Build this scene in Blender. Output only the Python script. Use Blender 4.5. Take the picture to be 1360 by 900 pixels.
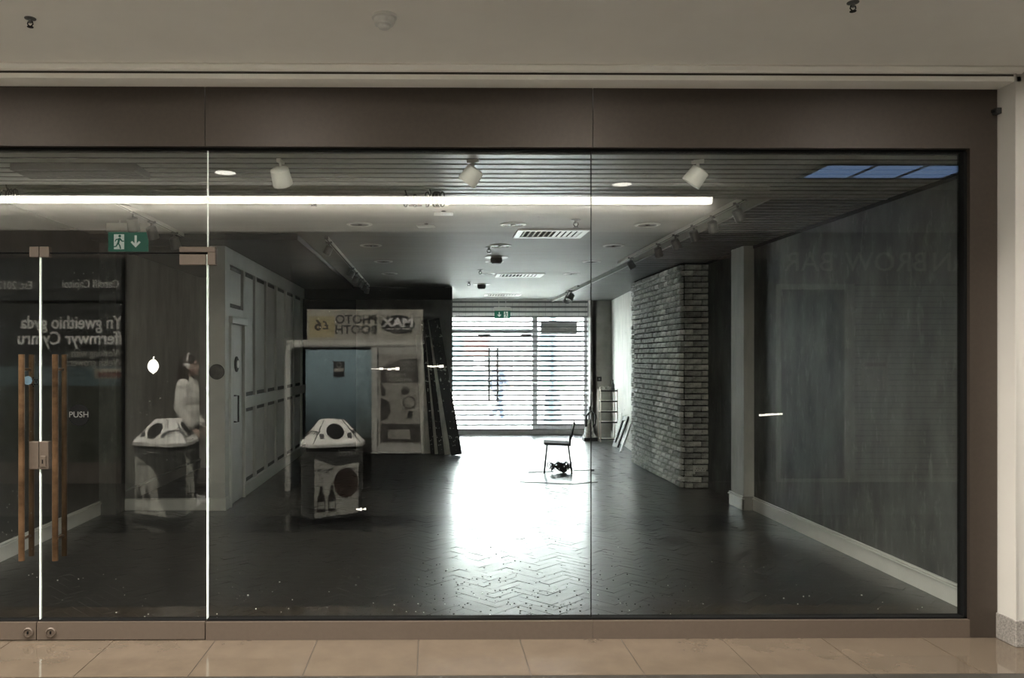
import bpy, bmesh, math, random
from mathutils import Vector, Matrix, Euler
R = math.radians
PI = math.pi
scene = bpy.context.scene
for _o in list(bpy.data.objects):
    bpy.data.objects.remove(_o)
C = scene.collection

# ------------------------------------------------------------------ camera
# X runs along the shopfront, Y into the empty shop (glass at Y = 0), Z up, metres
cam_d = bpy.data.cameras.new('camera')
cam = bpy.data.objects.new('camera', cam_d)
C.objects.link(cam)
cam.location = (0, -4.74, 1.665)
cam.rotation_euler = (R(90), 0, R(-0.573))
cam_d.sensor_width = 36
cam_d.lens = 1050 * 36 / 1360
cam_d.shift_x = (680 - 584.5) / 1360
cam_d.shift_y = 26 / 1360
cam_d.clip_start = 0.02
scene.camera = cam

# ------------------------------------------------------------------ sky, exposure
SKY = 42.0
world = bpy.data.worlds.new('world')
scene.world = world
world.use_nodes = True
bg = world.node_tree.nodes['Background']
bg.inputs['Color'].default_value = (0.93, 0.98, 1.0, 1)
bg.inputs['Strength'].default_value = SKY
scene.view_settings.view_transform = 'Standard'
scene.view_settings.look = 'None'
scene.view_settings.exposure = 0.22
scene.view_settings.gamma = 1.0
scene.view_settings.use_curve_mapping = False
scene.cycles.use_denoising = True
scene.cycles.denoising_prefilter = 'ACCURATE'
scene.cycles.transparent_max_bounces = 24
world.cycles.sampling_method = 'NONE'
scene.cycles.use_light_tree = False
scene.cycles.sample_clamp_indirect = 60.0

PANEL_L = 104.0
SOFFIT_L = 220.0    # added unseen soffit lights that brighten header and column      # mall ceiling panels, added out of view
STRIP_L = 12.0
WASH_L = 110.0      # hidden emitter added behind the cove strip to brighten the bulkhead      # cove strip over the shops opposite

# ------------------------------------------------------------------ materials
MATS = {}
def mat(name, col, rough=0.6, metal=0.0, var=0.0, scale=6.0, bump=0.0, stretch=(1, 1, 1),
        col2=None, spec=0.5, emit=None, estr=0.0, detail=5.0, coat=0.0, lo=0.35, hi=0.65, rvar=0.0):
    m = bpy.data.materials.new(name)
    m.use_nodes = True
    nt = m.node_tree
    b = nt.nodes['Principled BSDF']
    b.inputs['Roughness'].default_value = rough
    b.inputs['Metallic'].default_value = metal
    b.inputs['Specular IOR Level'].default_value = spec
    b.inputs['Coat Weight'].default_value = coat
    b.inputs['Coat Roughness'].default_value = .26
    c = (col[0], col[1], col[2], 1)
    b.inputs['Base Color'].default_value = c
    if emit:
        b.inputs['Emission Color'].default_value = (*emit, 1)
        b.inputs['Emission Strength'].default_value = estr
    if var or bump or col2 or rvar:
        tc = nt.nodes.new('ShaderNodeTexCoord')
        mp = nt.nodes.new('ShaderNodeMapping')
        mp.inputs['Scale'].default_value = stretch
        nt.links.new(tc.outputs['Object'], mp.inputs['Vector'])
        nz = nt.nodes.new('ShaderNodeTexNoise')
        nz.inputs['Scale'].default_value = scale
        nz.inputs['Detail'].default_value = detail
        nz.inputs['Roughness'].default_value = 0.62
        nt.links.new(mp.outputs['Vector'], nz.inputs['Vector'])
        if var or col2:
            rp = nt.nodes.new('ShaderNodeValToRGB')
            c2 = col2 or tuple(max(0, x * (1 - var)) for x in col)
            rp.color_ramp.elements[0].position = lo
            rp.color_ramp.elements[0].color = (*c2, 1)
            rp.color_ramp.elements[1].position = hi
            rp.color_ramp.elements[1].color = c
            nt.links.new(nz.outputs['Fac'], rp.inputs['Fac'])
            nt.links.new(rp.outputs['Color'], b.inputs['Base Color'])
        if rvar:
            mr = nt.nodes.new('ShaderNodeMapRange')
            mr.inputs['To Min'].default_value = max(0.02, rough - rvar)
            mr.inputs['To Max'].default_value = min(1, rough + rvar)
            nt.links.new(nz.outputs['Fac'], mr.inputs['Value'])
            nt.links.new(mr.outputs['Result'], b.inputs['Roughness'])
        if bump:
            bp = nt.nodes.new('ShaderNodeBump')
            bp.inputs['Strength'].default_value = bump
            bp.inputs['Distance'].default_value = 0.01
            nt.links.new(nz.outputs['Fac'], bp.inputs['Height'])
            nt.links.new(bp.outputs['Normal'], b.inputs['Normal'])
    MATS[name] = m
    return m

def glass_mat(name, tint, r0=0.04, dust=0.0):
    m = bpy.data.materials.new(name)
    m.use_nodes = True
    nt = m.node_tree
    for n in list(nt.nodes):
        nt.nodes.remove(n)
    out = nt.nodes.new('ShaderNodeOutputMaterial')
    tr = nt.nodes.new('ShaderNodeBsdfTransparent')
    tr.inputs['Color'].default_value = (*tint, 1)
    gl = nt.nodes.new('ShaderNodeBsdfGlossy')
    gl.inputs['Roughness'].default_value = 0.0
    gl.inputs['Color'].default_value = (1, 1, 1, 1)
    lw = nt.nodes.new('ShaderNodeLayerWeight')
    lw.inputs['Blend'].default_value = 0.5
    pw = nt.nodes.new('ShaderNodeMath'); pw.operation = 'POWER'; pw.inputs[1].default_value = 5
    nt.links.new(lw.outputs['Facing'], pw.inputs[0])
    ml = nt.nodes.new('ShaderNodeMath'); ml.operation = 'MULTIPLY_ADD'
    ml.inputs[1].default_value = 1 - r0; ml.inputs[2].default_value = r0
    nt.links.new(pw.outputs[0], ml.inputs[0])
    mx = nt.nodes.new('ShaderNodeMixShader')
    nt.links.new(ml.outputs[0], mx.inputs['Fac'])
    nt.links.new(tr.outputs[0], mx.inputs[1])
    nt.links.new(gl.outputs[0], mx.inputs[2])
    last = mx
    if dust:
        tc = nt.nodes.new('ShaderNodeTexCoord')
        vo = nt.nodes.new('ShaderNodeTexVoronoi')
        vo.inputs['Scale'].default_value = 26
        nt.links.new(tc.outputs['Object'], vo.inputs['Vector'])
        nz = nt.nodes.new('ShaderNodeTexNoise'); nz.inputs['Scale'].default_value = 2.2
        nz.inputs['Detail'].default_value = 4
        nt.links.new(tc.outputs['Object'], nz.inputs['Vector'])
        th = nt.nodes.new('ShaderNodeMapRange')
        th.inputs['From Min'].default_value = 0.42; th.inputs['From Max'].default_value = 0.72
        th.inputs['To Min'].default_value = 0.0; th.inputs['To Max'].default_value = 0.075
        nt.links.new(nz.outputs['Fac'], th.inputs['Value'])
        lt = nt.nodes.new('ShaderNodeMath'); lt.operation = 'LESS_THAN'
        nt.links.new(vo.outputs['Distance'], lt.inputs[0])
        nt.links.new(th.outputs['Result'], lt.inputs[1])
        sc_ = nt.nodes.new('ShaderNodeMath'); sc_.operation = 'MULTIPLY'
        sc_.inputs[1].default_value = dust
        nt.links.new(lt.outputs[0], sc_.inputs[0])
        df = nt.nodes.new('ShaderNodeBsdfDiffuse'); df.inputs['Color'].default_value = (.8, .8, .76, 1)
        m2 = nt.nodes.new('ShaderNodeMixShader')
        nt.links.new(sc_.outputs[0], m2.inputs['Fac'])
        nt.links.new(mx.outputs[0], m2.inputs[1])
        nt.links.new(df.outputs[0], m2.inputs[2])
        last = m2
    nt.links.new(last.outputs[0], out.inputs['Surface'])
    MATS[name] = m
    return m

def lamp_mat(name, col, strength):
    m = bpy.data.materials.new(name)
    m.use_nodes = True
    nt = m.node_tree
    for n in list(nt.nodes):
        nt.nodes.remove(n)
    out = nt.nodes.new('ShaderNodeOutputMaterial')
    e = nt.nodes.new('ShaderNodeEmission')
    e.inputs['Color'].default_value = (*col, 1)
    e.inputs['Strength'].default_value = strength
    nt.links.new(e.outputs[0], out.inputs['Surface'])
    MATS[name] = m
    return m

def brick_mat():
    m = mat('brick_face', (.80, .78, .73), .75, var=.5, scale=16, bump=.6)
    nt = m.node_tree
    b = nt.nodes['Principled BSDF']
    oi = nt.nodes.new('ShaderNodeObjectInfo')
    mr = nt.nodes.new('ShaderNodeMapRange')
    mr.inputs['To Min'].default_value = 0.55; mr.inputs['To Max'].default_value = 1.15
    nt.links.new(oi.outputs['Random'], mr.inputs['Value'])
    hs = nt.nodes.new('ShaderNodeHueSaturation')
    src = b.inputs['Base Color'].links[0].from_socket
    nt.links.new(src, hs.inputs['Color'])
    nt.links.new(mr.outputs['Result'], hs.inputs['Value'])
    nt.links.new(hs.outputs['Color'], b.inputs['Base Color'])
    return m

mat('bronze_frame', (.050, .038, .029), .5, .35, var=.12, scale=40)
mat('bronze_light', (.105, .080, .062), .45, .3, var=.08, scale=40)
mat('gasket', (.005, .005, .005), .8, spec=.1)
mat('mall_paint', (.95, .92, .85), .6, var=.03, scale=3)
mat('mall_white', (.49, .468, .43), .55, var=.04, scale=3)
mat('granite', (.30, .275, .25), .35, var=.55, scale=90, detail=3)
mat('tile_grey', (.036, .033, .0285), .42, var=.2, scale=7, spec=.25)
mat('tile', (.110, .085, .062), .07, var=.16, scale=5, spec=.5, rvar=.03)
mat('tile_dark', (.02, .019, .018), .1, var=.4, scale=60)
mat('grout', (.06, .05, .04), .8)
mat('parquet', (.006, .0056, .0052), .36, var=.4, scale=3, stretch=(1, 8, 1), spec=.35, rvar=.08, coat=.8)
mat('parquet_base', (.008, .007, .006), .6)
mat('shop_wall', (.15, .153, .145), .6, col2=(.05, .051, .049), scale=2.0, stretch=(1.6, 1.6, .7), bump=.3, lo=.30, hi=.74, detail=9)
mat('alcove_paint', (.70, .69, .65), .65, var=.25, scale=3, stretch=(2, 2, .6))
mat('left_paint_shaded', (.060, .060, .057), .6, var=.3, scale=3)  # dark tone stands in for the dimness behind the glass
mat('shop_wall_pale', (.62, .605, .565), .65, var=.22, scale=3, stretch=(2, 2, .6))
mat('shop_wall_grey', (.34, .325, .30), .7, var=.25, scale=3)
mat('rear_wall', (.19, .185, .175), .7, var=.4, scale=2)
mat('dark_wall', (.016, .016, .016), .7, var=.4, scale=3)
mat('shop_ceiling', (.40, .395, .37), .6, spec=.3, var=.1, scale=2, stretch=(.3, 3, 1))
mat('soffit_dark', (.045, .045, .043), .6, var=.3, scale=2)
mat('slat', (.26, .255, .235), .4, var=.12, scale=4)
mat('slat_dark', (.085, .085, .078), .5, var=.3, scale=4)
mat('void', (.004, .004, .004), .9)
mat('white_trim', (.72, .71, .67), .35, var=.08, scale=5)
mat('panel_white', (.62, .61, .58), .5, var=.12, scale=4)
mat('panel_groove', (.05, .049, .046), .6)
mat('mortar', (.025, .024, .022), .9)
def scuffed(m):
    nt = m.node_tree; b = nt.nodes['Principled BSDF']
    tc = nt.nodes.new('ShaderNodeTexCoord'); mp = nt.nodes.new('ShaderNodeMapping')
    mp.inputs['Scale'].default_value = (4, 4, 1.5)
    nt.links.new(tc.outputs['Object'], mp.inputs['Vector'])
    nz = nt.nodes.new('ShaderNodeTexNoise'); nz.inputs['Scale'].default_value = 3.2; nz.inputs['Detail'].default_value = 10
    nz.inputs['Roughness'].default_value = .75
    nt.links.new(mp.outputs['Vector'], nz.inputs['Vector'])
    mr = nt.nodes.new('ShaderNodeMapRange'); mr.inputs['From Min'].default_value = .54; mr.inputs['From Max'].default_value = .80
    nt.links.new(nz.outputs['Fac'], mr.inputs['Value'])
    mx = nt.nodes.new('ShaderNodeMix'); mx.data_type = 'RGBA'
    src = b.inputs['Base Color'].links[0].from_socket
    nt.links.new(mr.outputs['Result'], mx.inputs['Factor'])
    nt.links.new(src, mx.inputs['A']); mx.inputs['B'].default_value = (.22, .22, .21, 1)
    nt.links.new(mx.outputs['Result'], b.inputs['Base Color'])
scuffed(MATS['shop_wall'])
brick_mat()
mat('black_metal', (.012, .012, .012), .4, .4)
mat('black_plastic', (.015, .015, .015), .45)
mat('white_plastic', (.72, .71, .67), .4)
mat('grey_metal', (.22, .22, .22), .4, .6, var=.2, scale=20)
mat('head_paint', (.75, .74, .71), .5, var=.1, scale=4)
mat('frame_grey', (.42, .41, .42), .5, .2, var=.15, scale=10)
mat('chrome', (.6, .58, .55), .2, 1.0)
mat('brass', (.34, .20, .11), .3, .9, var=.75, scale=2.2, stretch=(1, 1, 1.6))
mat('brass_dark', (.16, .10, .06), .35, .9, var=.6, scale=3)
mat('glass_edge', (.86, .93, .88), .25, emit=None)
mat('sign_green', (.006, .12, .075), .4, emit=(.01, .16, .10), estr=.22)
mat('sign_white', (.75, .8, .74), .4, emit=(.75, .85, .76), estr=.25)
mat('sticker_black', (.006, .006, .006), .8, spec=.05)
mat('sticker_white', (.82, .82, .78), .5)
mat('sticker_blue', (.10, .17, .22), .5, var=.3, scale=40)
mat('lettering_pale', (.9, .9, .86), .6)
mat('lettering_dark', (.02, .02, .02), .6)
mat('lettering_dim', (.10, .10, .095), .8, spec=.1)
mat('lettering_grey', (.55, .54, .5), .6)
mat('poster_dark', (.024, .026, .024), .5, var=.3, scale=1.5)
mat('poster_hill', (.060, .062, .047), .5, col2=(.02, .024, .016), scale=3, stretch=(1, 1, 3))
mat('poster_sky', (.10, .145, .155), .5, var=.25, scale=2)
mat('poster_cream', (.42, .38, .30), .6)
mat('poster_red', (.12, .035, .025), .6)
mat('mall_brown', (.12, .10, .085), .6, var=.2, scale=2)
mat('mall_mid_pier', (.15, .142, .125), .6, var=.25, scale=1.2, stretch=(3, 1, .4))
mat('mall_dark_pier', (.055, .052, .046), .6, var=.2, scale=2)
mat('mall_pier', (.36, .335, .29), .6, var=.1, scale=2)
mat('mall_glass_dark', (.015, .016, .016), .15)
mat('fascia_green', (.19, .185, .155), .6, var=.1, scale=3)
mat('shutter_slat', (.33, .32, .27), .45, .2, var=.12, scale=6)
mat('shutter_frame', (.44, .43, .37), .45, .2)
mat('brow_letter', (.62, .58, .50), .4, .3)
mat('booth_white', (.52, .51, .47), .45, var=.06, scale=6)
mat('booth_sign', (.40, .385, .33), .5, var=.06, scale=5)
mat('booth_yellow', (.42, .36, .20), .5)
mat('booth_black', (.012, .012, .013), .5)
mat('curtain_blue', (.36, .50, .56), .7, var=.12, scale=5)
mat('picture_dark', (.07, .06, .055), .6, col2=(.015, .013, .012), scale=9)
mat('picture_grey', (.36, .34, .30), .6, var=.25, scale=8)
mat('bin_grey', (.80, .79, .74), .45, var=.1, scale=8)
mat('bin_dark', (.085, .085, .08), .5, var=.2, scale=8)
mat('bin_poster', (.66, .65, .58), .55, var=.15, scale=6)
mat('bin_orange', (.10, .062, .048), .6, col2=(.04, .028, .022), scale=7)
mat('skin', (.47, .35, .29), .5, var=.08, scale=12)
mat('hair', (.035, .025, .018), .5, var=.5, scale=40, stretch=(1, 1, .2), bump=.5)
mat('sweatshirt', (.78, .76, .70), .85, var=.08, scale=14, bump=.35)
mat('trousers', (.03, .032, .04), .8, var=.3, scale=20)
mat('shoe', (.5, .5, .48), .6)
mat('lips', (.34, .13, .11), .5)
mat('eye', (.02, .015, .012), .2)
mat('coat_blue', (.030, .036, .058), .8, var=.4, scale=9)
mat('jeans', (.032, .042, .072), .8, var=.3, scale=18)
mat('chair_pad', (.02, .02, .021), .7, var=.3, scale=60)
mat('cable', (.016, .016, .015), .5)
mat('cable_pale', (.45, .44, .40), .5)
mat('board_black', (.010, .010, .010), .55, col2=(.55, .54, .5), scale=17, lo=.345, hi=.38, detail=3)
mat('board_pale', (.80, .78, .72), .6, var=.45, scale=8, stretch=(1, 1, .3))
mat('shelf_metal', (.42, .36, .31), .4, .5)
mat('clutter_pale', (.50, .48, .44), .6, var=.5, scale=30)
mat('clutter_dark', (.04, .04, .04), .6, var=.5, scale=30)
mat('debris', (.01, .01, .01), .8)
mat('dust', (.75, .75, .70), .8)
mat('street_paving', (.72, .71, .68), .7, var=.15, scale=3)
mat('street_wall', (.86, .85, .81), .7, var=.08, scale=2)
mat('street_window', (.16, .17, .172), .2, var=.3, scale=2)
mat('street_red', (.13, .058, .05), .6, var=.3, scale=5)
mat('street_teal', (.040, .066, .072), .6, var=.35, scale=5)
mat('street_green', (.035, .085, .055), .6, var=.3, scale=5)
mat('street_post', (.032, .045, .055), .5, .2, var=.3, scale=8)
mat('vent_white', (.93, .92, .88), .4)
mat('red_box', (.07, .018, .014), .5)
mat('tape', (.82, .82, .78), .7)
lamp_mat('panel_glow', (1.0, .95, .86), PANEL_L)
lamp_mat('strip_glow', (1.0, .96, .84), STRIP_L)
lamp_mat('wash_glow', (1.0, .95, .84), WASH_L)
lamp_mat('soffit_fill_glow', (1.0, .95, .86), SOFFIT_L)
lamp_mat('down_glow', (1.0, .95, .84), 9.0)
lamp_mat('blue_glow', (.30, .48, .85), 2.0)
glass_mat('front_glass', (.955, .965, .955), .045, .30)
glass_mat('back_glass', (.93, .96, .96), .04)

for _n in ('sign_green', 'sign_white', 'blue_glow', 'down_glow'):
    MATS[_n].cycles.emission_sampling = 'NONE'
for _n in ('panel_glow', 'strip_glow', 'wash_glow', 'soffit_fill_glow'):
    MATS[_n].cycles.emission_sampling = 'FRONT'

# ------------------------------------------------------------------ helpers
class MB:
    """collects shapes; build() links them as ONE mesh object"""
    def __init__(self):
        self.v = []; self.f = []
    def add(self, vs, fs):
        n = len(self.v)
        self.v += [tuple(p) for p in vs]
        self.f += [tuple(i + n for i in q) for q in fs]
        return self
    def box(self, x0, x1, y0, y1, z0, z1):
        vs = [(x, y, z) for z in (z0, z1) for y in (y0, y1) for x in (x0, x1)]
        return self.add(vs, [(0, 2, 3, 1), (4, 5, 7, 6), (0, 1, 5, 4), (2, 6, 7, 3), (0, 4, 6, 2), (1, 3, 7, 5)])
    def bar(self, a, b, w, t, up=(0, 0, 1)):
        """box between two points, w across, t along 'up'"""
        a = Vector(a); b = Vector(b); d = (b - a).normalized()
        s = d.cross(Vector(up))
        if s.length < 1e-4:
            s = d.cross(Vector((0, 1, 0)))
        s.normalize(); u = s.cross(d).normalized()
        vs = []
        for p in (a, b):
            for i, j in ((-1, -1), (1, -1), (1, 1), (-1, 1)):
                vs.append(p + s * i * w / 2 + u * j * t / 2)
        return self.add(vs, [(3, 2, 1, 0), (4, 5, 6, 7), (0, 1, 5, 4), (1, 2, 6, 5), (2, 3, 7, 6), (3, 0, 4, 7)])
    def tube(self, pts, r, n=8, closed=False, caps=True):
        pts = [Vector(p) for p in pts]
        rs = r if isinstance(r, (list, tuple)) else [r] * len(pts)
        m = len(pts); rings = []
        prev = None
        for i, p in enumerate(pts):
            if closed:
                d = pts[(i + 1) % m] - pts[i - 1]
            else:
                d = pts[min(i + 1, m - 1)] - pts[max(i - 1, 0)]
            if d.length < 1e-9: d = Vector((0, 0, 1))
            d.normalize()
            if prev is None:
                ref = Vector((0, 0, 1)) if abs(d.z) < .9 else Vector((1, 0, 0))
                s = d.cross(ref).normalized()
            else:
                s = prev - d * prev.dot(d)
                s = s.normalized() if s.length > 1e-6 else d.orthogonal().normalized()
            prev = s
            u = d.cross(s)
            rings.append([p + (s * math.cos(2 * PI * k / n) + u * math.sin(2 * PI * k / n)) * rs[i] for k in range(n)])
        vs = [q for rg in rings for q in rg]
        fs = []
        for i in range(m if closed else m - 1):
            j = (i + 1) % m
            for k in range(n):
                k2 = (k + 1) % n
                fs.append((i * n + k, i * n + k2, j * n + k2, j * n + k))
        if not closed and caps:
            fs.append(tuple(range(n))[::-1]); fs.append(tuple((m - 1) * n + k for k in range(n)))
        return self.add(vs, fs)
    def lathe(self, prof, n=20, axis=(0, 0, 1), o=(0, 0, 0)):
        """prof: (radius, height) pairs along axis"""
        d = Vector(axis).normalized(); s = d.orthogonal().normalized(); u = d.cross(s); o = Vector(o)
        vs = []; fs = []
        for (r, h) in prof:
            for k in range(n):
                a = 2 * PI * k / n
                vs.append(o + d * h + (s * math.cos(a) + u * math.sin(a)) * max(r, 1e-5))
        for i in range(len(prof) - 1):
            for k in range(n):
                k2 = (k + 1) % n
                fs.append((i * n + k, i * n + k2, (i + 1) * n + k2, (i + 1) * n + k))
        fs.append(tuple(range(n))[::-1]); fs.append(tuple((len(prof) - 1) * n + k for k in range(n)))
        return self.add(vs, fs)
    def prism(self, poly, h0, h1, plane='xy'):
        """extruded polygon; plane 'xy' -> h is z, 'xz' -> h is y, 'yz' -> h is x"""
        def P3(a, b, h):
            return {'xy': (a, b, h), 'xz': (a, h, b), 'yz': (h, a, b)}[plane]
        n = len(poly)
        vs = [P3(a, b, h0) for a, b in poly] + [P3(a, b, h1) for a, b in poly]
        fs = [tuple(range(n))[::-1], tuple(range(n, 2 * n))]
        for k in range(n):
            k2 = (k + 1) % n
            fs.append((k, k2, n + k2, n + k))
        return self.add(vs, fs)
    def ell(self, c, r, n=16, m=10):
        vs = []; fs = []
        for i in range(m + 1):
            t = PI * i / m
            for k in range(n):
                a = 2 * PI * k / n
                vs.append((c[0] + r[0] * math.sin(t) * math.cos(a), c[1] + r[1] * math.sin(t) * math.sin(a), c[2] + r[2] * math.cos(t)))
        for i in range(m):
            for k in range(n):
                k2 = (k + 1) % n
                fs.append((i * n + k, (i + 1) * n + k, (i + 1) * n + k2, i * n + k2))
        return self.add(vs, fs)
    def mesh(self, name):
        me = bpy.data.meshes.new(name)
        me.from_pydata(self.v, [], self.f)
        bm = bmesh.new(); bm.from_mesh(me)
        bmesh.ops.recalc_face_normals(bm, faces=bm.faces)
        bm.to_mesh(me); bm.free()
        return me
    def build(self, name, m, parent=None, smooth=False, bevel=0, loc=None, rot=None, kind=None):
        o = bpy.data.objects.new(name, self.mesh(name))
        return finish(o, m, parent, smooth, bevel, loc, rot, kind)

def finish(o, m, parent=None, smooth=False, bevel=0, loc=None, rot=None, kind=None):
    C.objects.link(o)
    if m:
        o.data.materials.clear()
        o.data.materials.append(MATS[m])
    if parent: o.parent = parent
    if loc: o.location = loc
    if rot: o.rotation_euler = rot
    if kind: o['kind'] = kind
    if smooth:
        for p in o.data.polygons: p.use_smooth = True
        if smooth == 'auto':
            for e in o.data.edges: pass
            md = o.modifiers.new('edge', 'EDGE_SPLIT'); md.split_angle = R(40)
    if bevel:
        b = o.modifiers.new('bevel', 'BEVEL'); b.width = bevel; b.segments = 2; b.limit_method = 'ANGLE'
    return o

def tag(o, label, cat, group=None):
    o['label'] = label; o['category'] = cat
    if group: o['group'] = group
    return o
def thing(name, label, cat, loc=(0, 0, 0), rz=0, group=None):
    o = bpy.data.objects.new(name, None)
    C.objects.link(o)
    o.empty_display_size = .1
    o.location = loc; o.rotation_euler = (0, 0, rz)
    return tag(o, label, cat, group)
def struct(name, label=None, loc=(0, 0, 0)):
    o = bpy.data.objects.new(name, None)
    C.objects.link(o); o.empty_display_size = .1
    o.location = loc; o['kind'] = 'structure'
    if label: o['label'] = label
    return o
def dup(o, loc=None, rz=None, parent=None, label=None):
    c = o.copy(); C.objects.link(c)
    if parent: c.parent = parent
    if loc: c.location = loc
    if rz is not None: c.rotation_euler = (0, 0, rz)
    if label: c['label'] = label
    for ch in list(o.children):
        dup(ch, parent=c)
    return c
def bx(name, m, parent, x0, x1, y0, y1, z0, z1, bevel=0, kind=None):
    return MB().box(x0, x1, y0, y1, z0, z1).build(name, m, parent, bevel=bevel, kind=kind)
FRONT = (R(90), 0, 0)          # lettering read from the mall side, looking along +Y
BACK = (R(90), 0, R(180))      # lettering read from the shop side, looking along -Y
def text(s, size, m, parent, loc, rot, align='CENTER', name='lettering', ext=.002, sx=1.0, bold=0.0):
    cu = bpy.data.curves.new(name, 'FONT')
    cu.body = s; cu.size = size; cu.align_x = align; cu.align_y = 'CENTER'
    cu.extrude = ext; cu.offset = bold; cu.resolution_u = 3
    t = bpy.data.objects.new('tmp_text', cu)
    C.objects.link(t)
    dg = bpy.context.evaluated_depsgraph_get()
    me = bpy.data.meshes.new_from_object(t.evaluated_get(dg))
    bpy.data.objects.remove(t); bpy.data.curves.remove(cu)
    me.name = name
    o = bpy.data.objects.new(name, me)
    finish(o, m, parent, loc=loc, rot=rot)
    o.scale = (sx, 1, 1)
    return o
rnd = random.Random(4)

# ================================================================== THE SETTING: the shop
XL, XR, YB = -3.55, 3.54, 12.5
ZC = 2.96          # plaster ceiling
# ---- parquet floor laid in herringbone
floor = struct('floor', 'dark glossy herringbone parquet floor of the empty shop')
bx('subfloor', 'parquet_base', floor, XL - .1, 4.1, .03, YB + .3, -.15, -.012)
def clip(poly, x0, x1, y0, y1):
    for ax, lim, sgn in ((0, x0, 1), (0, x1, -1), (1, y0, 1), (1, y1, -1)):
        out = []
        for i in range(len(poly)):
            a, b = poly[i - 1], poly[i]
            da, db = (a[ax] - lim) * sgn, (b[ax] - lim) * sgn
            if (da >= 0) != (db >= 0):
                t = da / (da - db)
                out.append((a[0] + (b[0] - a[0]) * t, a[1] + (b[1] - a[1]) * t))
            if db >= 0: out.append(b)
        poly = out
        if len(poly) < 3: return None
    return poly
W_, N_ = .076, 4
blocks = []
c45 = math.sqrt(.5)
for k in range(-160, 260):
    for m_ in range(-40, 40):
        for (x0, y0, w, h) in ((k + 2 * N_ * m_, k, N_, 1), (k + 2 * N_ * m_, k + 1, 1, N_)):
            cx, cy = (x0 + w / 2) * W_, (y0 + h / 2) * W_
            X, Y = (cx - cy) * c45, (cx + cy) * c45
            if not (-3.8 < X < 4.2 and -.2 < Y < YB + .5): continue
            g = .006
            pts = [((x0 + g) * W_, (y0 + g) * W_), ((x0 + w - g) * W_, (y0 + g) * W_),
                   ((x0 + w - g) * W_, (y0 + h - g) * W_), ((x0 + g) * W_, (y0 + h - g) * W_)]
            pts = [((a - b) * c45, (a + b) * c45) for a, b in pts]
            q = clip(pts, XL - .06, 4.0, .045, YB + .2)
            if q and len(q) >= 3:
                blocks.append((X, Y, q, h > w))
def shown(b):
    X, Y = b[0], b[1]
    d = Y + 4.74
    vis = -0.60 < X / d < 0.68 and XL < X < XR
    return (0 if vis else 1, math.hypot(X, d))
blocks.sort(key=shown)
def block_geo(q, rr):
    cx = sum(p[0] for p in q) / len(q); cy = sum(p[1] for p in q) / len(q)
    tx, ty, dz = rr.gauss(0, .0058), rr.gauss(0, .0058), rr.uniform(-.0005, .0005)
    n = len(q)
    top = [(a, b, dz + tx * (a - cx) + ty * (b - cy)) for a, b in q]
    bot = [(a, b, -.0125) for a, b in q]
    fs = [tuple(range(n)), ] + [((i + 1) % n, i, n + i, n + (i + 1) % n) for i in range(n)]
    return top + bot, fs
for b in blocks[:300]:
    MB().add(*block_geo(b[2], rnd)).build('parquet_block', 'parquet', floor)
rest = MB()
for b in blocks[300:]:
    rest.add(*block_geo(b[2], rnd))
rest.build('parquet_blocks', 'parquet', floor, kind='stuff')

# ---- side walls
wl = struct('wall_left', 'dim grey left wall of the empty shop')
bx('shaded_plaster', 'left_paint_shaded', wl, XL - .12, XL, .05, 3.72, -.1, 3.1)  # shade near the glass is put into this front section's colour
bx('plaster', 'alcove_paint', wl, XL - .12, XL, 3.72, 7.45, -.1, 3.1)
bx('core', 'dark_wall', wl, XL - .3, XL - .12, .05, 12.7, -.1, 3.15)
bx('pilaster', 'shop_wall', wl, XL, XL + .18, 3.72, 3.97, 0, 2.95)
wr = struct('wall_right', 'scuffed grey right wall of the empty shop')
bx('plaster', 'shop_wall', wr, XR, XR + .3, .05, 8.0, 0, 3.0)
bx('pilaster', 'shop_wall_pale', wr, XR - .115, XR, 3.92, 4.28, 0, 2.95)
MB().prism([(3.47, 7.9), (3.60, 9.3), (3.83, 12.1), (4.2, 12.1), (4.2, 7.9)], 0, 3.0).build('plaster', 'shop_wall_pale', wr)
bx('pillar_trim', 'white_trim', wr, 3.40, 3.50, 7.86, 7.96, .0, 2.9)
def skirting(name, x, side, y0, y1, h=.15, parent=None):
    o = struct(name)
    s = side
    bx('board', 'white_trim', o, *sorted((x, x + s * .018)), y0, y1, 0, h - .035)
    bx('moulding', 'white_trim', o, *sorted((x, x + s * .030)), y0, y1, h - .030, h - .018, bevel=.003)
    bx('bead', 'white_trim', o, *sorted((x, x + s * .022)), y0, y1, h - .014, h, bevel=.003)
    return o
skirting('baseboard_right', XR, -1, .06, 3.92)
skirting('baseboard_left', XL, 1, .06, 3.72)
skirting('baseboard_alcove', XL, 1, 3.97, 7.35)
pb = struct('baseboard_pilaster')
bx('board', 'white_trim', pb, XR - .115 - .018, XR - .115, 3.90, 4.30, 0, .115)
bx('moulding', 'white_trim', pb, XR - .115 - .03, XR - .115, 3.89, 4.31, .12, .132)
bx('bead', 'white_trim', pb, XR - .115 - .022, XR - .115, 3.90, 4.30, .136, .15)
bx('front_board', 'shop_wall_grey', pb, XR - .115 - .018, XR, 3.90, 3.92, 0, .15)
sk = struct('baseboard_rear')
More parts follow.
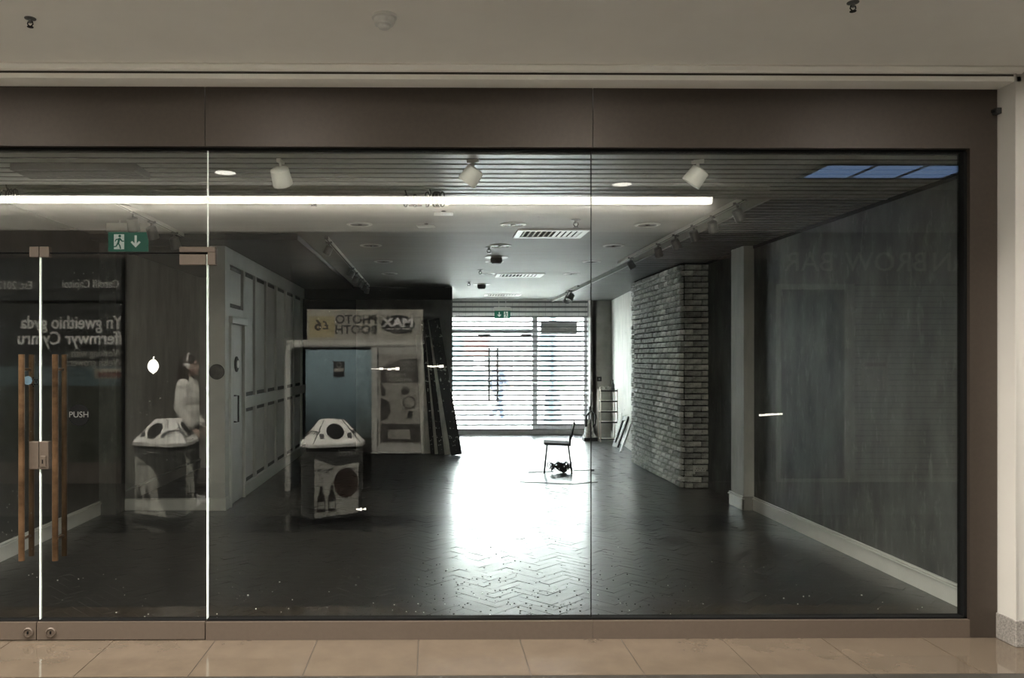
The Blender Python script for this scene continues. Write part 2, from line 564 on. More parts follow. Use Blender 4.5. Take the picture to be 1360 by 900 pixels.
sk_m = MB().add([(3.475, 8.0, 0), (3.595, 9.3, 0), (3.825, 12.1, 0), (3.825, 12.1, .13), (3.595, 9.3, .13), (3.475, 8.0, .13),
                 (3.455, 8.0, 0), (3.575, 9.3, 0), (3.805, 12.1, 0), (3.805, 12.1, .13), (3.575, 9.3, .13), (3.455, 8.0, .13)],
                [(6, 7, 10, 11), (7, 8, 9, 10), (11, 10, 4, 5), (10, 9, 3, 4), (6, 11, 5, 0), (8, 2, 3, 9), (0, 5, 4, 1), (1, 4, 3, 2)])
sk_m.build('board', 'white_trim', sk)

# ---- alcove and white panelled wall on the left
al = struct('wall_alcove', 'pale alcove beside the panelled wall')
bx('rear_face', 'alcove_paint', al, XL, -2.40, 7.35, 7.45, 0, 2.92)
bx('post', 'panel_white', al, -2.44, -2.27, 3.95, 4.10, 0, 2.90)
bx('post_foot', 'white_trim', al, -2.455, -2.255, 3.93, 4.10, 0, .14, bevel=.006)
bx('threshold', 'panel_white', al, -3.37, -2.455, 3.955, 4.03, 0, .125, bevel=.006)
bx('head', 'dark_wall', al, -3.37, -2.44, 3.97, 4.10, 2.82, 2.92)
pw = struct('wall_panelled', 'white panelled timber wall with a door')
bx('backing', 'panel_groove', pw, -2.40, -2.30, 4.10, 9.4, 0, 2.90)
bx('skirting', 'white_trim', pw, -2.30, -2.255, 4.86, 9.4, 0, .15, bevel=.006)
bx('top_rail', 'panel_white', pw, -2.30, -2.27, 4.10, 9.4, 2.72, 2.90)
bx('middle_rail', 'panel_white', pw, -2.30, -2.268, 4.86, 9.4, 1.06, 1.20)
bx('door_head_rail', 'panel_white', pw, -2.30, -2.27, 4.10, 4.90, 2.10, 2.24)
for y in (4.10, 4.78, 5.42, 6.10, 6.80, 7.55, 8.30, 9.05):
    w = .10 if y > 4.5 else .06
    bx('stile', 'panel_white', pw, -2.30, -2.27, y, y + w, .0, 2.72)
for y0, y1 in ((4.20, 4.76), (4.90, 5.40), (5.54, 6.08), (6.22, 6.78), (6.92, 7.53), (7.67, 8.28), (8.42, 9.03)):
    for z0, z1 in (((2.26, 2.70),) if y0 < 4.5 else ((.17, 1.04), (1.22, 2.70))):
        bx('panel', 'panel_white', pw, -2.30, -2.288, y0 + .03, y1 - .03, z0 + .03, z1 - .03, bevel=.004)
d1 = struct('door_1', 'white painted door in the panelled wall')
bx('leaf', 'panel_white', d1, -2.30, -2.275, 4.17, 4.77, .01, 2.06, bevel=.004)
bx('architrave', 'white_trim', d1, -2.272, -2.245, 4.12, 4.17, 0, 2.12, bevel=.004)
bx('architrave', 'white_trim', d1, -2.272, -2.245, 4.77, 4.82, 0, 2.12, bevel=.004)
bx('architrave', 'white_trim', d1, -2.275, -2.225, 4.10, 4.84, 2.06, 2.14, bevel=.006)
MB().lathe([(.09, 0), (.09, .012), (.07, .02)], 24, (1, 0, 0), (-2.276, 4.46, 1.60)).build('round_plate', 'clutter_dark', d1)
MB().lathe([(.045, 0), (.045, .026), (.0, .03)], 20, (1, 0, 0), (-2.276, 4.46, 1.60)).build('round_plate_centre', 'sticker_white', d1)
MB().tube([(-2.275, 4.36, .94), (-2.225, 4.36, .94), (-2.225, 4.36, 1.24), (-2.275, 4.36, 1.24)], .010).build('pull_handle', 'black_metal', d1)
bell = thing('alarm_bell', 'small dark round bell on the frame post of the alcove', 'alarm bell', (-2.36, 3.95, 1.52))
MB().lathe([(.075, 0), (.075, -.02), (.05, -.045), (.0, -.05)], 20, (0, 1, 0)).build('dome', 'clutter_dark', bell)
MB().lathe([(.085, 0.004), (.085, -.008)], 20, (0, 1, 0)).build('base_plate', 'black_metal', bell)

# ---- rear walls
rw = struct('wall_rear', 'dark rear partition of the empty shop')
bx('partition', 'rear_wall', rw, -1.36, .36, 9.40, 9.52, 0, 2.72)
bx('dark_partition', 'dark_wall', rw, -2.30, -1.36, 9.42, 9.52, 0, 2.72)
bx('core', 'dark_wall', rw, XL - .15, .24, 9.53, 9.75, -.1, 3.1)
bx('fascia', 'dark_wall', rw, -2.30, .36, 9.34, 9.52, 2.715, 2.93)
bx('return', 'shop_wall_grey', rw, .24, .36, 9.52, YB + .1, 0, 3.0)
bx('pier', 'shop_wall_grey', rw, 3.40, 3.50, 12.10, YB + .1, 0, 3.0)
bx('side_pier', 'shop_wall_grey', rw, 3.42, 4.2, 12.10, 12.25, 0, 3.0)
bx('corner_face', 'shop_wall_grey', rw, 3.50, 4.2, 12.25, YB + .1, 0, 3.0)

# ---- ceiling: plaster field, slatted strip behind the glass, slatted soffit on the right, dark soffit on the left
ce = struct('ceiling', 'grey shop ceiling with slatted borders')
bx('plaster', 'shop_ceiling', ce, -3.6, 2.62, 1.37, YB + .1, ZC, ZC + .1)
bx('plaster_edge', 'shop_ceiling', ce, 2.60, 2.63, 1.37, 12.5, 2.90, ZC)
bx('void', 'void', ce, -3.6, 3.7, .03, 1.37, 3.02, 3.12)
bx('roof_slab', 'void', ce, -3.9, 4.3, .03, 12.66, 3.12, 3.2)
bx('void', 'void', ce, 2.62, 4.2, 1.37, YB + .1, 3.02, 3.12)
y = .07
while y < 1.34:
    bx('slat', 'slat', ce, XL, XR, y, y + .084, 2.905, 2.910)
    y += .1285
bx('slat', 'slat', ce, XL, XR, 1.345, 1.375, 2.90, ZC)
y = 1.43
while y < 12.0:
    x1 = XR if y < 7.9 else 3.47 + (y - 7.9) * .09
    if y < 5.2 or y > 7.95 or True:
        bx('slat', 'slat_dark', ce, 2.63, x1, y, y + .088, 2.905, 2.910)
    y += .1285
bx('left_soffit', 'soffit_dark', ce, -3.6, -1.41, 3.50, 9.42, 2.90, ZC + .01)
bx('soffit_edge', 'soffit_dark', ce, -1.412, -1.402, 3.50, 9.36, 2.90, ZC)
bx('wall_shadow_gap', 'void', ce, XR - .012, XR, .06, 5.4, 2.875, 2.905)

# ---- brick pier
bp = struct('brick_pier', 'rough grey brick pier with recessed dark mortar')
bx('mortar_core', 'mortar', bp, 3.235, XR + .1, 5.415, 7.88, 0, 2.90)
def brick_mesh(l, d, h, seed):
    rr = random.Random(seed)
    j = lambda s: rr.uniform(-s, s)
    mb = MB()
    a = [(-l / 2 + .004 + j(.004), -d / 2, -h / 2 + j(.003)), (l / 2 + j(.004), -d / 2, -h / 2 + j(.003)),
         (l / 2 + j(.004), -d / 2, h / 2 + j(.003)), (-l / 2 + j(.004), -d / 2, h / 2 + j(.003))]
    b = [(x, d / 2, z) for x, _, z in a]
    mid = [(x * .80, -d / 2 - .006 - abs(j(.012)), z * .72) for x, _, z in a]
    mb.add(a + b + mid, [(8, 9, 10, 11), (0, 1, 9, 8), (1, 2, 10, 9), (2, 3, 11, 10), (3, 0, 8, 11),
                         (0, 4, 5, 1), (1, 5, 6, 2), (2, 6, 7, 3), (3, 7, 4, 0)])
    me = mb.mesh('brick')
    me.materials.append(MATS['brick_face'])
    return me
BM = {}
for l in (.205, .095, .15):
    BM[l] = [brick_mesh(l, .05, .062, i * 7 + int(l * 1000)) for i in range(6)]
bl = []
nc = 38
for c in range(nc):
    z = .038 + c * .0757
    # long face looking towards -X, rows from the near corner back
    y = 5.41 + (0 if c % 2 else -.0)
    first = True
    while y < 7.86:
        l = .095 if (first and c % 2) else .205
        if y + l > 7.90: l = .15 if y + .15 < 7.90 else .095
        bl.append((3.225, y + l / 2, z, R(-90), l)); y += l + .012; first = False
    # short face looking towards the glass
    x = 3.25; first = True
    while x < XR:
        l = .205 if (first and c % 2) else (.095 if first else .205)
        if x + l > XR + .05: l = .095
        bl.append((x + l / 2, 5.405, z, 0, l)); x += l + .012; first = False
def brick_order(b):
    return b[1] - (0 if b[3] else -.6)
bl.sort(key=brick_order)
for i, (x, y, z, rz, l) in enumerate(bl[:300]):
    o = bpy.data.objects.new('brick', BM[l][rnd.randrange(6)])
    C.objects.link(o); o.parent = bp
    off = rnd.uniform(-.012, .006)
    o.location = (x + (off if rz else 0), y + (0 if rz else off), z)
    o.rotation_euler = (0, rnd.uniform(-.015, .015) if not rz else 0, rz + rnd.uniform(-.03, .03))
mb = MB()
for i, (x, y, z, rz, l) in enumerate(bl[300:]):
    me = BM[l][rnd.randrange(6)]
    off = rnd.uniform(-.012, .006)
    M4 = Matrix.Translation((x + (off if rz else 0), y + (0 if rz else off), z)) @ Matrix.Rotation(rz + rnd.uniform(-.03, .03), 4, 'Z')
    mb.add([M4 @ v.co for v in me.vertices], [tuple(p.vertices) for p in me.polygons])
mb.build('brickwork', 'brick_face', bp, kind='stuff')
so = thing('wall_socket', 'white twin wall socket low on the front of the brick pier', 'wall socket', (3.43, 5.385, .24))
bx('plate', 'white_plastic', so, -.085, .085, -.022, .0, -.055, .055, bevel=.004)
for sx in (-.04, .04):
    m_ = MB()
    for dx, dz, w, h in ((0, .018, .006, .016), (-.014, -.008, .012, .006), (.014, -.008, .012, .006)):
        m_.box(sx + dx - w / 2, sx + dx + w / 2, -.0235, -.021, dz - h / 2, dz + h / 2)
    m_.build('pin_holes', 'black_plastic', so)

# ---- street door, fixed window and roller grille at the back
YD = 12.62
fr = struct('trim_street_door', 'grey metal frame of the street entrance')
bx('head_panel', 'head_paint', fr, .36, 3.42, YD - .03, YD + .06, 2.60, 2.98)
bx('transom', 'frame_grey', fr, .36, 2.20, YD - .04, YD + .06, 2.22, 2.31)
bx('mullion', 'frame_grey', fr, 2.20, 2.31, YD - .05, YD + .07, 0, 2.60)
bx('bottom_rail', 'frame_grey', fr, .36, 3.42, YD - .05, YD + .07, 0, .10)
bx('window_sill', 'frame_grey', fr, 2.31, 3.42, YD - .05, YD + .07, .10, .24)
bx('side_jamb', 'frame_grey', fr, 3.33, 3.42, YD - .05, YD + .07, 0, 2.60)
bx('side_jamb', 'frame_grey', fr, .36, .42, YD - .05, YD + .07, 0, 2.60)
for i, (x0, x1, nm) in enumerate(((.42, 1.30, 'door_2'), (1.31, 2.20, 'door_3'))):
    d = struct(nm, 'glazed street door leaf behind the grille')
    bx('pane', 'back_glass', d, x0, x1, YD, YD + .010, .10, 2.22)
    hx = 1.245 if i == 0 else 1.43
    m_ = MB().tube([(hx, YD - .07, .72), (hx, YD - .07, 1.90)], .026, 8)
    for z in (.80, 1.82):
        m_.tube([(hx, YD - .07, z), (hx, YD, z)], .010, 6)
    m_.build('pull_handle', 'black_metal', d)
    bx('closer', 'black_metal', d, (1.0 if i == 0 else 1.95), (1.28 if i == 0 else 2.18), YD - .035, YD, 2.13, 2.20)
w1 = struct('window_1', 'fixed street window behind the grille')
bx('pane', 'back_glass', w1, 2.31, 3.33, YD, YD + .010, .24, 2.60)
bx('louvre_box', 'frame_grey', w1, 2.38, 3.18, YD - .05, YD - .005, 2.20, 2.48)
for k in range(7):
    z = 2.225 + k * .036
    bx('louvre', 'grey_metal', w1, 2.40, 3.16, YD - .062, YD - .05, z, z + .018)
w2 = struct('window_2', 'glazed fanlight above the street doors')
bx('pane', 'back_glass', w2, .42, 2.20, YD, YD + .010, 2.31, 2.60)
gr = thing('roller_grille', 'closed grey roller grille of horizontal bars across the street entrance', 'security grille', (1.89, 12.46, 0))
z = .115
while z < 2.93:
    bx('bar', 'grey_metal', gr, -1.52, 1.52, -.010, .010, z - .020, z + .020)
    z += .107
for k in range(21):
    x = -1.45 + k * .145
    bx('link', 'grey_metal', gr, x - .002, x + .002, -.002, .002, .115, 2.93)
for x in (-1.53, 1.50):
    bx('guide_rail', 'frame_grey', gr, x, x + .04, -.03, .03, 0, 2.95)
bx('bottom_bar', 'frame_grey', gr, -1.50, 1.50, -.02, .02, .01, .11)

# ================================================================== THE SETTING: the mall
XM0, XM1, YO = -9.0, 9.0, -5.9
mf = struct('mall_floor', 'polished beige stone floor tiles of the arcade')
bx('screed', 'grout', mf, XM0, XM1, YO, .03, -.15, -.004)
rows = [.025, -.587, -1.187, -1.787, -2.387, -2.85, -3.65, -4.25, -4.85, -5.45, -5.9]
xs = [-.08 + .6 * k for k in range(-15, 16)]
xs[0] = XM0; xs[-1] = XM1
for j in range(len(rows) - 1):
    for i in range(len(xs) - 1):
        if not (-8.5 < xs[i] < 8.3): pass
        g = .0025
        if j > 6 and abs(xs[i]) > 6.8: continue
        o = bx('tile', 'tile_dark' if j == 5 else ('tile' if j == 0 else 'tile_grey'), mf, xs[i] + g, xs[i + 1] - g, rows[j + 1] + g, rows[j] - g, -.02, 0)
mc = struct('mall_ceiling', 'beige painted plaster ceiling of the arcade')
bx('soffit', 'mall_paint', mc, XM0, XM1, -1.60, -.19, 3.345, 3.45)
bx('soffit_edge', 'mall_paint', mc, XM0, XM1, -1.70, -1.60, 3.345, 4.05)
bx('slab', 'mall_paint', mc, XM0 - .1, XM1 + .1, YO - .3, .06, 4.05, 4.15)
bx('high_ceiling', 'mall_paint', mc, XM0, XM1, YO - .1, -1.70, 3.95, 4.05)
# cornice over the shopfront
tr = struct('trim_1', 'cream plaster cornice above the shopfront')
MB().prism([(-.19, 3.345), (-.235, 3.345), (-.24, 3.335), (-.22, 3.318), (-.205, 3.312), (-.19, 3.312)], XM0, 3.41, 'yz').build('cornice', 'mall_paint', tr)
bx('shadow_gap', 'grout', tr, XM0, 3.41, -.19, -.16, 3.298, 3.345)
bx('portal_head', 'mall_paint', tr, XM0, 3.41, -.195, .02, 3.27, 3.298)
bx('portal_wall', 'mall_paint', tr, XM0, 3.41, -.16, .06, 3.298, 4.06)
wc = struct('wall_column', 'white plastered column at the end of the shopfront')
bx('plaster', 'mall_white', wc, 3.375, 3.80, -.195, .05, .15, 3.345)
bx('corner_bead', 'mall_white', wc, 3.37, 3.378, -.205, -.19, .15, 3.345)
bx('plinth', 'granite', wc, 3.365, 3.80, -.215, .05, 0, .152, bevel=.004)
bx('plaster', 'mall_white', wc, 3.80, XM1, -.195, .05, 0, 3.345)
bx('upper_plaster', 'mall_white', wc, 3.40, XM1, -.16, .05, 3.345, 4.06)
wcl = struct('wall_facade', 'plastered facade left of the shopfront')
bx('plaster', 'mall_white', wcl, XM0, -3.50, -.195, .05, -.1, 3.45)
for nm, x0, x1 in (('wall_mall_near', XM0 - .12, XM0), ('wall_mall_far', XM1, XM1 + .12)):
    o = bx(nm, 'mall_pier', None, x0, x1, YO, 0, 0, 4.05, kind='structure')

# ---- shopfront: bronze frame
sf = struct('trim_shopfront', 'brown bronze metal frame of the shopfront')
for x0, x1 in ((-3.50, -1.345), (-1.341, .952), (.956, 3.372)):
    bx('header_panel', 'bronze_frame', sf, x0, x1, -.055, .055, 2.918, 3.272)
bx('gasket', 'gasket', sf, -3.33, 3.22, -.020, .020, 2.905, 2.918)
bx('jamb', 'bronze_frame', sf, 3.208, 3.372, -.055, .055, 0, 2.918)
bx('jamb', 'bronze_frame', sf, -3.50, -3.335, -.055, .055, 0, 2.918)
bx('jamb_gasket', 'gasket', sf, 3.188, 3.208, -.030, .030, .108, 2.905)
for x0, x1 in ((-1.338, .953), (.9545, 3.208)):
    bx('bottom_rail', 'bronze_light', sf, x0, x1, -.055, .055, 0, .106)
    bx('rail_gasket', 'gasket', sf, x0, x1, -.030, .030, .106, .118)
    
w3 = struct('window_3', 'large fixed glass pane beside the doors')
bx('pane', 'front_glass', w3, -1.336, .951, -.006, .006, .112, 2.910)
bx('pane_edge', 'glass_edge', w3, -1.3395, -1.3365, -.006, .006, .112, 2.910)
for (x, z, l, s) in ((-.28, 1.605, .17, 1), (.02, 1.62, .10, -1), (-.425, .765, .06, 1)):
    m_ = MB()
    for k in range(7):
        a = x + (k / 7 - .5) * l
        m_.box(a, a + l / 7.5, -.0075, -.006, z - .006 + rnd.uniform(-.004, .004), z + .004 + rnd.uniform(-.004, .004))
    m_.build('tape_residue', 'tape', w3)
w4 = struct('window_4', 'large fixed glass pane beside the white column')
bx('pane', 'front_glass', w4, .956, 3.190, -.006, .006, .112, 2.910)
bx('pane_edge', 'gasket', w4, .9515, .9555, -.006, .006, .112, 2.910)
m_ = MB()
for k in range(8):
    a = 1.965 + k * .018
    m_.box(a, a + .016, -.0075, -.006, 1.325 + k * .0012 - .006, 1.325 + k * .0012 + .003 + rnd.uniform(0, .004))
m_.build('tape_residue', 'tape', w4)
w5 = struct('window_5', 'glass transom pane over the entrance doors')
bx('pane', 'front_glass', w5, -3.33, -1.344, -.006, .006, 2.298, 2.910)
bx('pane_edge', 'gasket', w5, -3.33, -1.344, -.006, .006, 2.290, 2.298)
bx('pane_edge', 'glass_edge', w5, -1.3435, -1.3405, -.006, .006, 2.298, 2.910)

# ---- glass entrance doors
XM = -2.336
def handle(parent, x):
    h = MB().tube([(x, -.058, .475), (x, -.058, 1.690)], .0175, 14).build('outer_handle', 'brass', parent, smooth='auto')
    k = MB().tube([(x, .058, .475), (x, .058, 1.690)], .0165, 14).build('inner_handle', 'brass_dark', parent, smooth='auto')
    for z in (.60, 1.60):
        MB().tube([(x, -.058, z), (x, .058, z)], .009, 8).build('standoff', 'brass_dark', parent)
def make_door(nm, label, x0, x1, hx, lockx, meet):
    d = struct(nm, label)
    bx('pane', 'front_glass', d, x0 + .004, x1 - .004, -.006, .006, .108, 2.288)
    bx('pane_edge', 'glass_edge', d, x0, x0 + .004, -.006, .006, .108, 2.288)
    bx('pane_edge', 'glass_edge', d, x1 - .004, x1, -.006, .006, .108, 2.288)
    bx('bottom_rail', 'bronze_light', d, x0 + .003, x1 - .003, -.050, .050, .006, .108)
    bx('rail_gasket', 'gasket', d, x0 + .003, x1 - .003, -.03, .03, .108, .114)
    handle(d, hx)
    lk = MB().lathe([(.030, 0), (.030, -.008), (.024, -.012), (.024, -.006), (.0, -.006)], 20, (0, 1, 0), (lockx, -.050, .050)).build('floor_lock', 'bronze_light', d)
    bx('keyhole', 'gasket', lk, lockx - .003, lockx + .003, -.066, -.055, .043, .059)
    s = 1 if meet == 'left' else -1
    a, b = sorted((XM + s * .002, XM + s * .058))
    lp = bx('lock_plate', 'bronze_light', d, a, b, -.022, .022, 1.008, 1.172, bevel=.003)
    if meet == 'left':
        kp = bx('key_cover', 'bronze_light', lp, XM + .012, XM + .044, -.030, -.021, 1.022, 1.088, bevel=.003)
        bx('keyhole', 'gasket', kp, XM + .022, XM + .029, -.0315, -.029, 1.042, 1.066)
    bx('top_patch', 'bronze_light', d, a, b, -.020, .020, 2.268, 2.330, bevel=.003)
    return d
dl = make_door('door_4', 'glass entrance door leaf with a pair of bronze pull bars and a blue sticker', -3.328, XM, XM - .083, XM - .046, 'right')
dr = make_door('door_5', 'glass entrance door leaf with a black PUSH sticker', XM, -1.343, XM + .114, XM + .087, 'left')
bx('corner_patch', 'bronze_light', dr, -1.505, -1.290, -.022, .022, 2.298, 2.330, bevel=.003)
bx('corner_patch', 'bronze_light', dr, -1.505, -1.347, -.022, .022, 2.222, 2.286, bevel=.003)
bx('corner_patch', 'bronze_light', w3, -1.337, -1.290, -.022, .022, 2.222, 2.298, bevel=.003)
ps = MB().lathe([(.064, -.0065), (.064, -.0085)], 28, (0, 1, 0), (-2.105, 0, 1.328)).build('push_sticker', 'sticker_black', dr)
text('PUSH', .050, 'lettering_dim', ps, (-2.105, -.0092, 1.330), FRONT, ext=.0004)
MB().lathe([(.026, -.0065), (.026, -.0085)], 20, (0, 1, 0), (-2.408, 0, 1.535)).build('round_sticker', 'sticker_blue', dl)
m_ = MB()
for k in range(12):
    a = 2 * PI * k / 12; r_ = .017 + .008 * (k % 2)
    m_.box(-2.375 + r_ * math.cos(a) - .004, -2.375 + r_ * math.cos(a) + .004, -.008, -.0065, 1.525 + r_ * math.sin(a) - .004, 1.525 + r_ * math.sin(a) + .004)
m_.build('torn_sticker', 'sticker_black', dl)
pts = [(.031 * math.cos(a) * (1 + .08 * math.cos(2 * a)), .042 * math.sin(a) - (.006 if abs(math.sin(a)) > .98 else 0)) for a in [2 * PI * k / 28 for k in range(28)]]
stk = MB().prism([(-1.664 + x, 1.620 + zz) for x, zz in pts], -.0085, -.0065, 'xz').build('white_sticker', 'sticker_white', dr)
MB().prism([(-1.668, 1.660), (-1.664, 1.676), (-1.655, 1.678), (-1.660, 1.660)], -.0085, -.0065, 'xz').build('sticker_tip', 'sticker_white', stk)

# ---- mall fittings seen directly
def sprinkler(loc, label, grp):
    t = thing('sprinkler_head', label, 'sprinkler', loc, 0, grp)
    MB().lathe([(.034, 0), (.034, -.004), (.012, -.008), (.010, -.028)], 16).build('escutcheon', 'grey_metal', t)
    MB().tube([(-.013, 0, -.020), (-.017, 0, -.036), (-.003, 0, -.052)], .0035, 6).tube([(.013, 0, -.020), (.017, 0, -.036), (.003, 0, -.052)], .0035, 6).build('yoke', 'black_metal', t)
    MB().lathe([(.019, -.052), (.019, -.055)], 12).build('deflector', 'black_metal', t)
    return t
sp = sprinkler((-1.985, -.815, 3.345), 'small metal sprinkler head on the arcade ceiling above the glass doors', 'arcade sprinkler heads')
sp.scale = (.8, .8, .8)
dup(sp, (1.985, -1.03, 3.345), label='small metal sprinkler head on the arcade ceiling towards the white column')
sd = thing('smoke_detector', 'round white smoke detector on the beige arcade ceiling', 'smoke detector', (-.235, -.86, 3.345))
MB().lathe([(.062, 0), (.062, -.012), (.056, -.016), (.052, -.016)], 28).build('base', 'white_plastic', sd, smooth='auto')
MB().lathe([(.053, -.014), (.053, -.030), (.046, -.044), (.030, -.046)], 28).build('housing', 'white_plastic', sd, smooth='auto')
MB().lathe([(.030, -.046), (.030, -.058), (.022, -.064), (.0, -.064)], 24).build('chamber', 'white_plastic', sd, smooth='auto')
for k in range(8):
    a = 2 * PI * k / 8
    m_ = MB().bar((.043 * math.cos(a), .043 * math.sin(a), -.042), (.049 * math.cos(a), .049 * math.sin(a), -.032), .014, .004)
    m_.build('slot', 'black_plastic', sd)
cs = thing('wall_sensor', 'tiny black box sensor on the white column', 'sensor', (3.372, -.07, 3.135))
bx('body', 'black_plastic', cs, -.030, .004, -.02, .02, -.018, .018, bevel=.003)
MB().lathe([(.009, 0), (.009, -.012)], 10, (1, 0, 0), (-.030, 0, 0)).build('lens', 'black_metal', cs)

# ---- mall lighting
def added_panel(x):  # unseen panels added as the arcade's main light, clear of the glass reflections
    t = thing('added_ceiling_panel', 'added square panel light, out of view, lighting the arcade', 'ceiling light', (x, -2.32, 3.95), 0, 'added arcade panel lights')
    m_ = MB()
    for a in ((-.42, .42, -.42, -.38), (-.42, .42, .38, .42), (-.42, -.38, -.38, .38), (.38, .42, -.38, .38)):
        m_.box(*a, -.025, .0)
    m_.build('frame', 'white_plastic', t)
    MB().add([(-.38, -.38, -.018), (.38, -.38, -.018), (.38, .38, -.018), (-.38, .38, -.018)], [(3, 2, 1, 0)]).build('diffuser', 'panel_glow', t)
    return t
p0 = added_panel(-6.6)
for x in (-4.4, -2.2, 0.0, 2.2):
    dup(p0, (x, -2.32, 3.95))
def soffit_fill(x):  # unseen lamps added to lift the header and the white column
    t = thing('soffit_fill_light', 'added small soffit light, out of view, brightening the shopfront header and column', 'downlight', (x, -1.32, 3.345), 0, 'added arcade soffit lights')
    MB().lathe([(.115, 0), (.115, -.006), (.092, -.010), (.092, -.002)], 24).build('ring', 'white_plastic', t)
    MB().add([(.09 * math.cos(2 * PI * k / 12), .09 * math.sin(2 * PI * k / 12), -.005) for k in range(12)], [tuple(range(12))[::-1]]).build('lens', 'soffit_fill_glow', t)
    return t
sd0 = soffit_fill(-5.0)
for x in (-3.0, -1.0, 1.0, 3.0, 5.0):
    dup(sd0, (x, -1.32, 3.345))
def arcade_down(x, y, label):
    t = thing('arcade_downlight', label, 'downlight', (x, y, 3.95), 0, 'lit arcade downlights')
    m_ = MB().lathe([(.155, 0), (.155, -.012), (.128, -.016), (.128, -.004)], 32)
    m_.build('ring', 'white_plastic', t)
    MB().lathe([(.126, -.006), (.126, -.010)], 32).build('lens', 'down_glow', t)
    return t
a0 = arcade_down(-2.53, -4.96, 'lit round downlight in the high arcade ceiling')
dup(a0, (2.48, -5.56, 3.95), label='lit round arcade downlight nearer the blue skylight')
a0['label'] = 'lit round arcade downlight above the photo booth side'

# ================================================================== across the arcade (seen mirrored in the glass)
wo = struct('wall_opposite', 'shop facades on the far side of the arcade')
bx('core', 'mall_brown', wo, XM0 - .1, XM1 + .1, YO - .35, YO - .1, -.15, 4.05)
bx('bulkhead', 'mall_white', wo, XM0, XM1, YO - .1, YO, 3.37, 4.0)
bx('pier', 'mall_mid_pier', wo, -4.10, -2.78, YO - .1, YO, 0, 3.37)
bx('dark_pier', 'mall_dark_pier', wo, -2.78, -1.90, YO - .1, YO, 0, 3.37)
bx('dark_glazing', 'mall_glass_dark', wo, -1.90, 4.70, YO - .1, YO - .03, 0, 3.37)
bx('mullion', 'mall_brown', wo, 1.20, 1.28, YO - .03, YO, 0, 3.0)
bx('mullion', 'mall_brown', wo, 3.20, 3.28, YO - .03, YO, 0, 3.0)
bx('fascia', 'mall_brown', wo, -1.90, 4.70, YO - .03, YO, 3.0, 3.37)
cl = thing('cove_light_strip', 'long glowing cove light strip above the shops opposite', 'light strip', (-2.6, YO, 3.735))
bx('tray', 'white_plastic', cl, -6.35, 6.35, .0, .14, .085, .10)
bx('back_plate', 'white_plastic', cl, -6.35, 6.35, .0, .02, .0, .085)
bx('diffuser', 'strip_glow', cl, -6.34, 6.34, .045, .13, .0, .085)
MB().add([(-6.34, .022, .01), (6.34, .022, .01), (6.34, .043, .01), (-6.34, .043, .01)], [(3, 2, 1, 0)]).build('added_wash_emitter', 'wash_glow', cl)  # added emitter, hidden behind the diffuser, lights the bulkhead below
bk = thing('blue_skylight', 'row of blue lit glass panels in the high arcade ceiling', 'skylight', (5.45, -4.83, 3.95))
for k in range(3):
    bx('pane', 'blue_glow', bk, -.80 + k * .60, -.80 + k * .60 + .56, -.33, .33, -.010, -.002)
m_ = MB().box(-.86, 1.04, -.38, -.33, -.02, 0).box(-.86, 1.04, .33, .38, -.02, 0).box(-.86, -.80, -.33, .33, -.02, 0).box(1.0, 1.04, -.33, .33, -.02, 0)
for k in range(2): m_.box(-.24 + k * .60, -.20 + k * .60, -.33, .33, -.02, 0)
m_.build('frame', 'black_metal', bk)

# grower poster window
gp = thing('poster_window', 'dark shop window poster with pale Welsh lettering opposite the doors', 'poster', (-5.60, YO, 0))
bx('fascia_board', 'poster_dark', gp, -1.60, 1.48, -.02, .06, 2.44, 3.0)
bx('top_board', 'mall_brown', gp, -1.60, 1.50, -.05, .08, 3.0, 3.37)
bx('upper_print', 'poster_dark', gp, -1.60, 1.46, -.03, .03, 1.56, 2.40)
bx('sky_print', 'poster_sky', gp, -1.60, 1.46, -.03, .031, 1.30, 1.56)
bx('hill_print', 'poster_hill', gp, -1.60, 1.46, -.03, .03, .28, 1.30)
bx('sill', 'mall_brown', gp, -1.60, 1.50, -.05, .05, 0, .28)
bx('frame_post', 'gasket', gp, 1.46, 1.50, -.05, .07, 0, 3.0)
text('Cardiff Capitol', .155, 'lettering_pale', gp, (1.05, .063, 2.655), BACK, sx=.82)
text('Est. 2012', .155, 'lettering_pale', gp, (.05, .063, 2.635), BACK, sx=.80)
text('Yn gweithio gyda', .245, 'lettering_pale', gp, (1.46, .033, 2.14), BACK, align='LEFT', sx=.80, bold=.004)
text('ffermwyr Cymru', .245, 'lettering_pale', gp, (1.46, .033, 1.93), BACK, align='LEFT', sx=.84, bold=.004)
text('Working with', .150, 'lettering_grey', gp, (1.46, .033, 1.735), BACK, align='LEFT', sx=.80)
text('Welsh growers', .150, 'lettering_grey', gp, (1.46, .033, 1.61), BACK, align='LEFT', sx=.80)
cb = bx('cream_label', 'poster_cream', gp, 1.09, 1.45, .031, .036, 1.40, 1.53)
for k in range(5):
    xx = 1.13 + k * .065
    m_ = MB().prism([(xx, 1.41), (xx + .05, 1.41), (xx + .058, 1.46), (xx + .035, 1.50), (xx + .028, 1.47), (xx + .012, 1.515), (xx - .004, 1.45)], .036, .038, 'xz')
    m_.build('red_print', 'poster_red', cb)

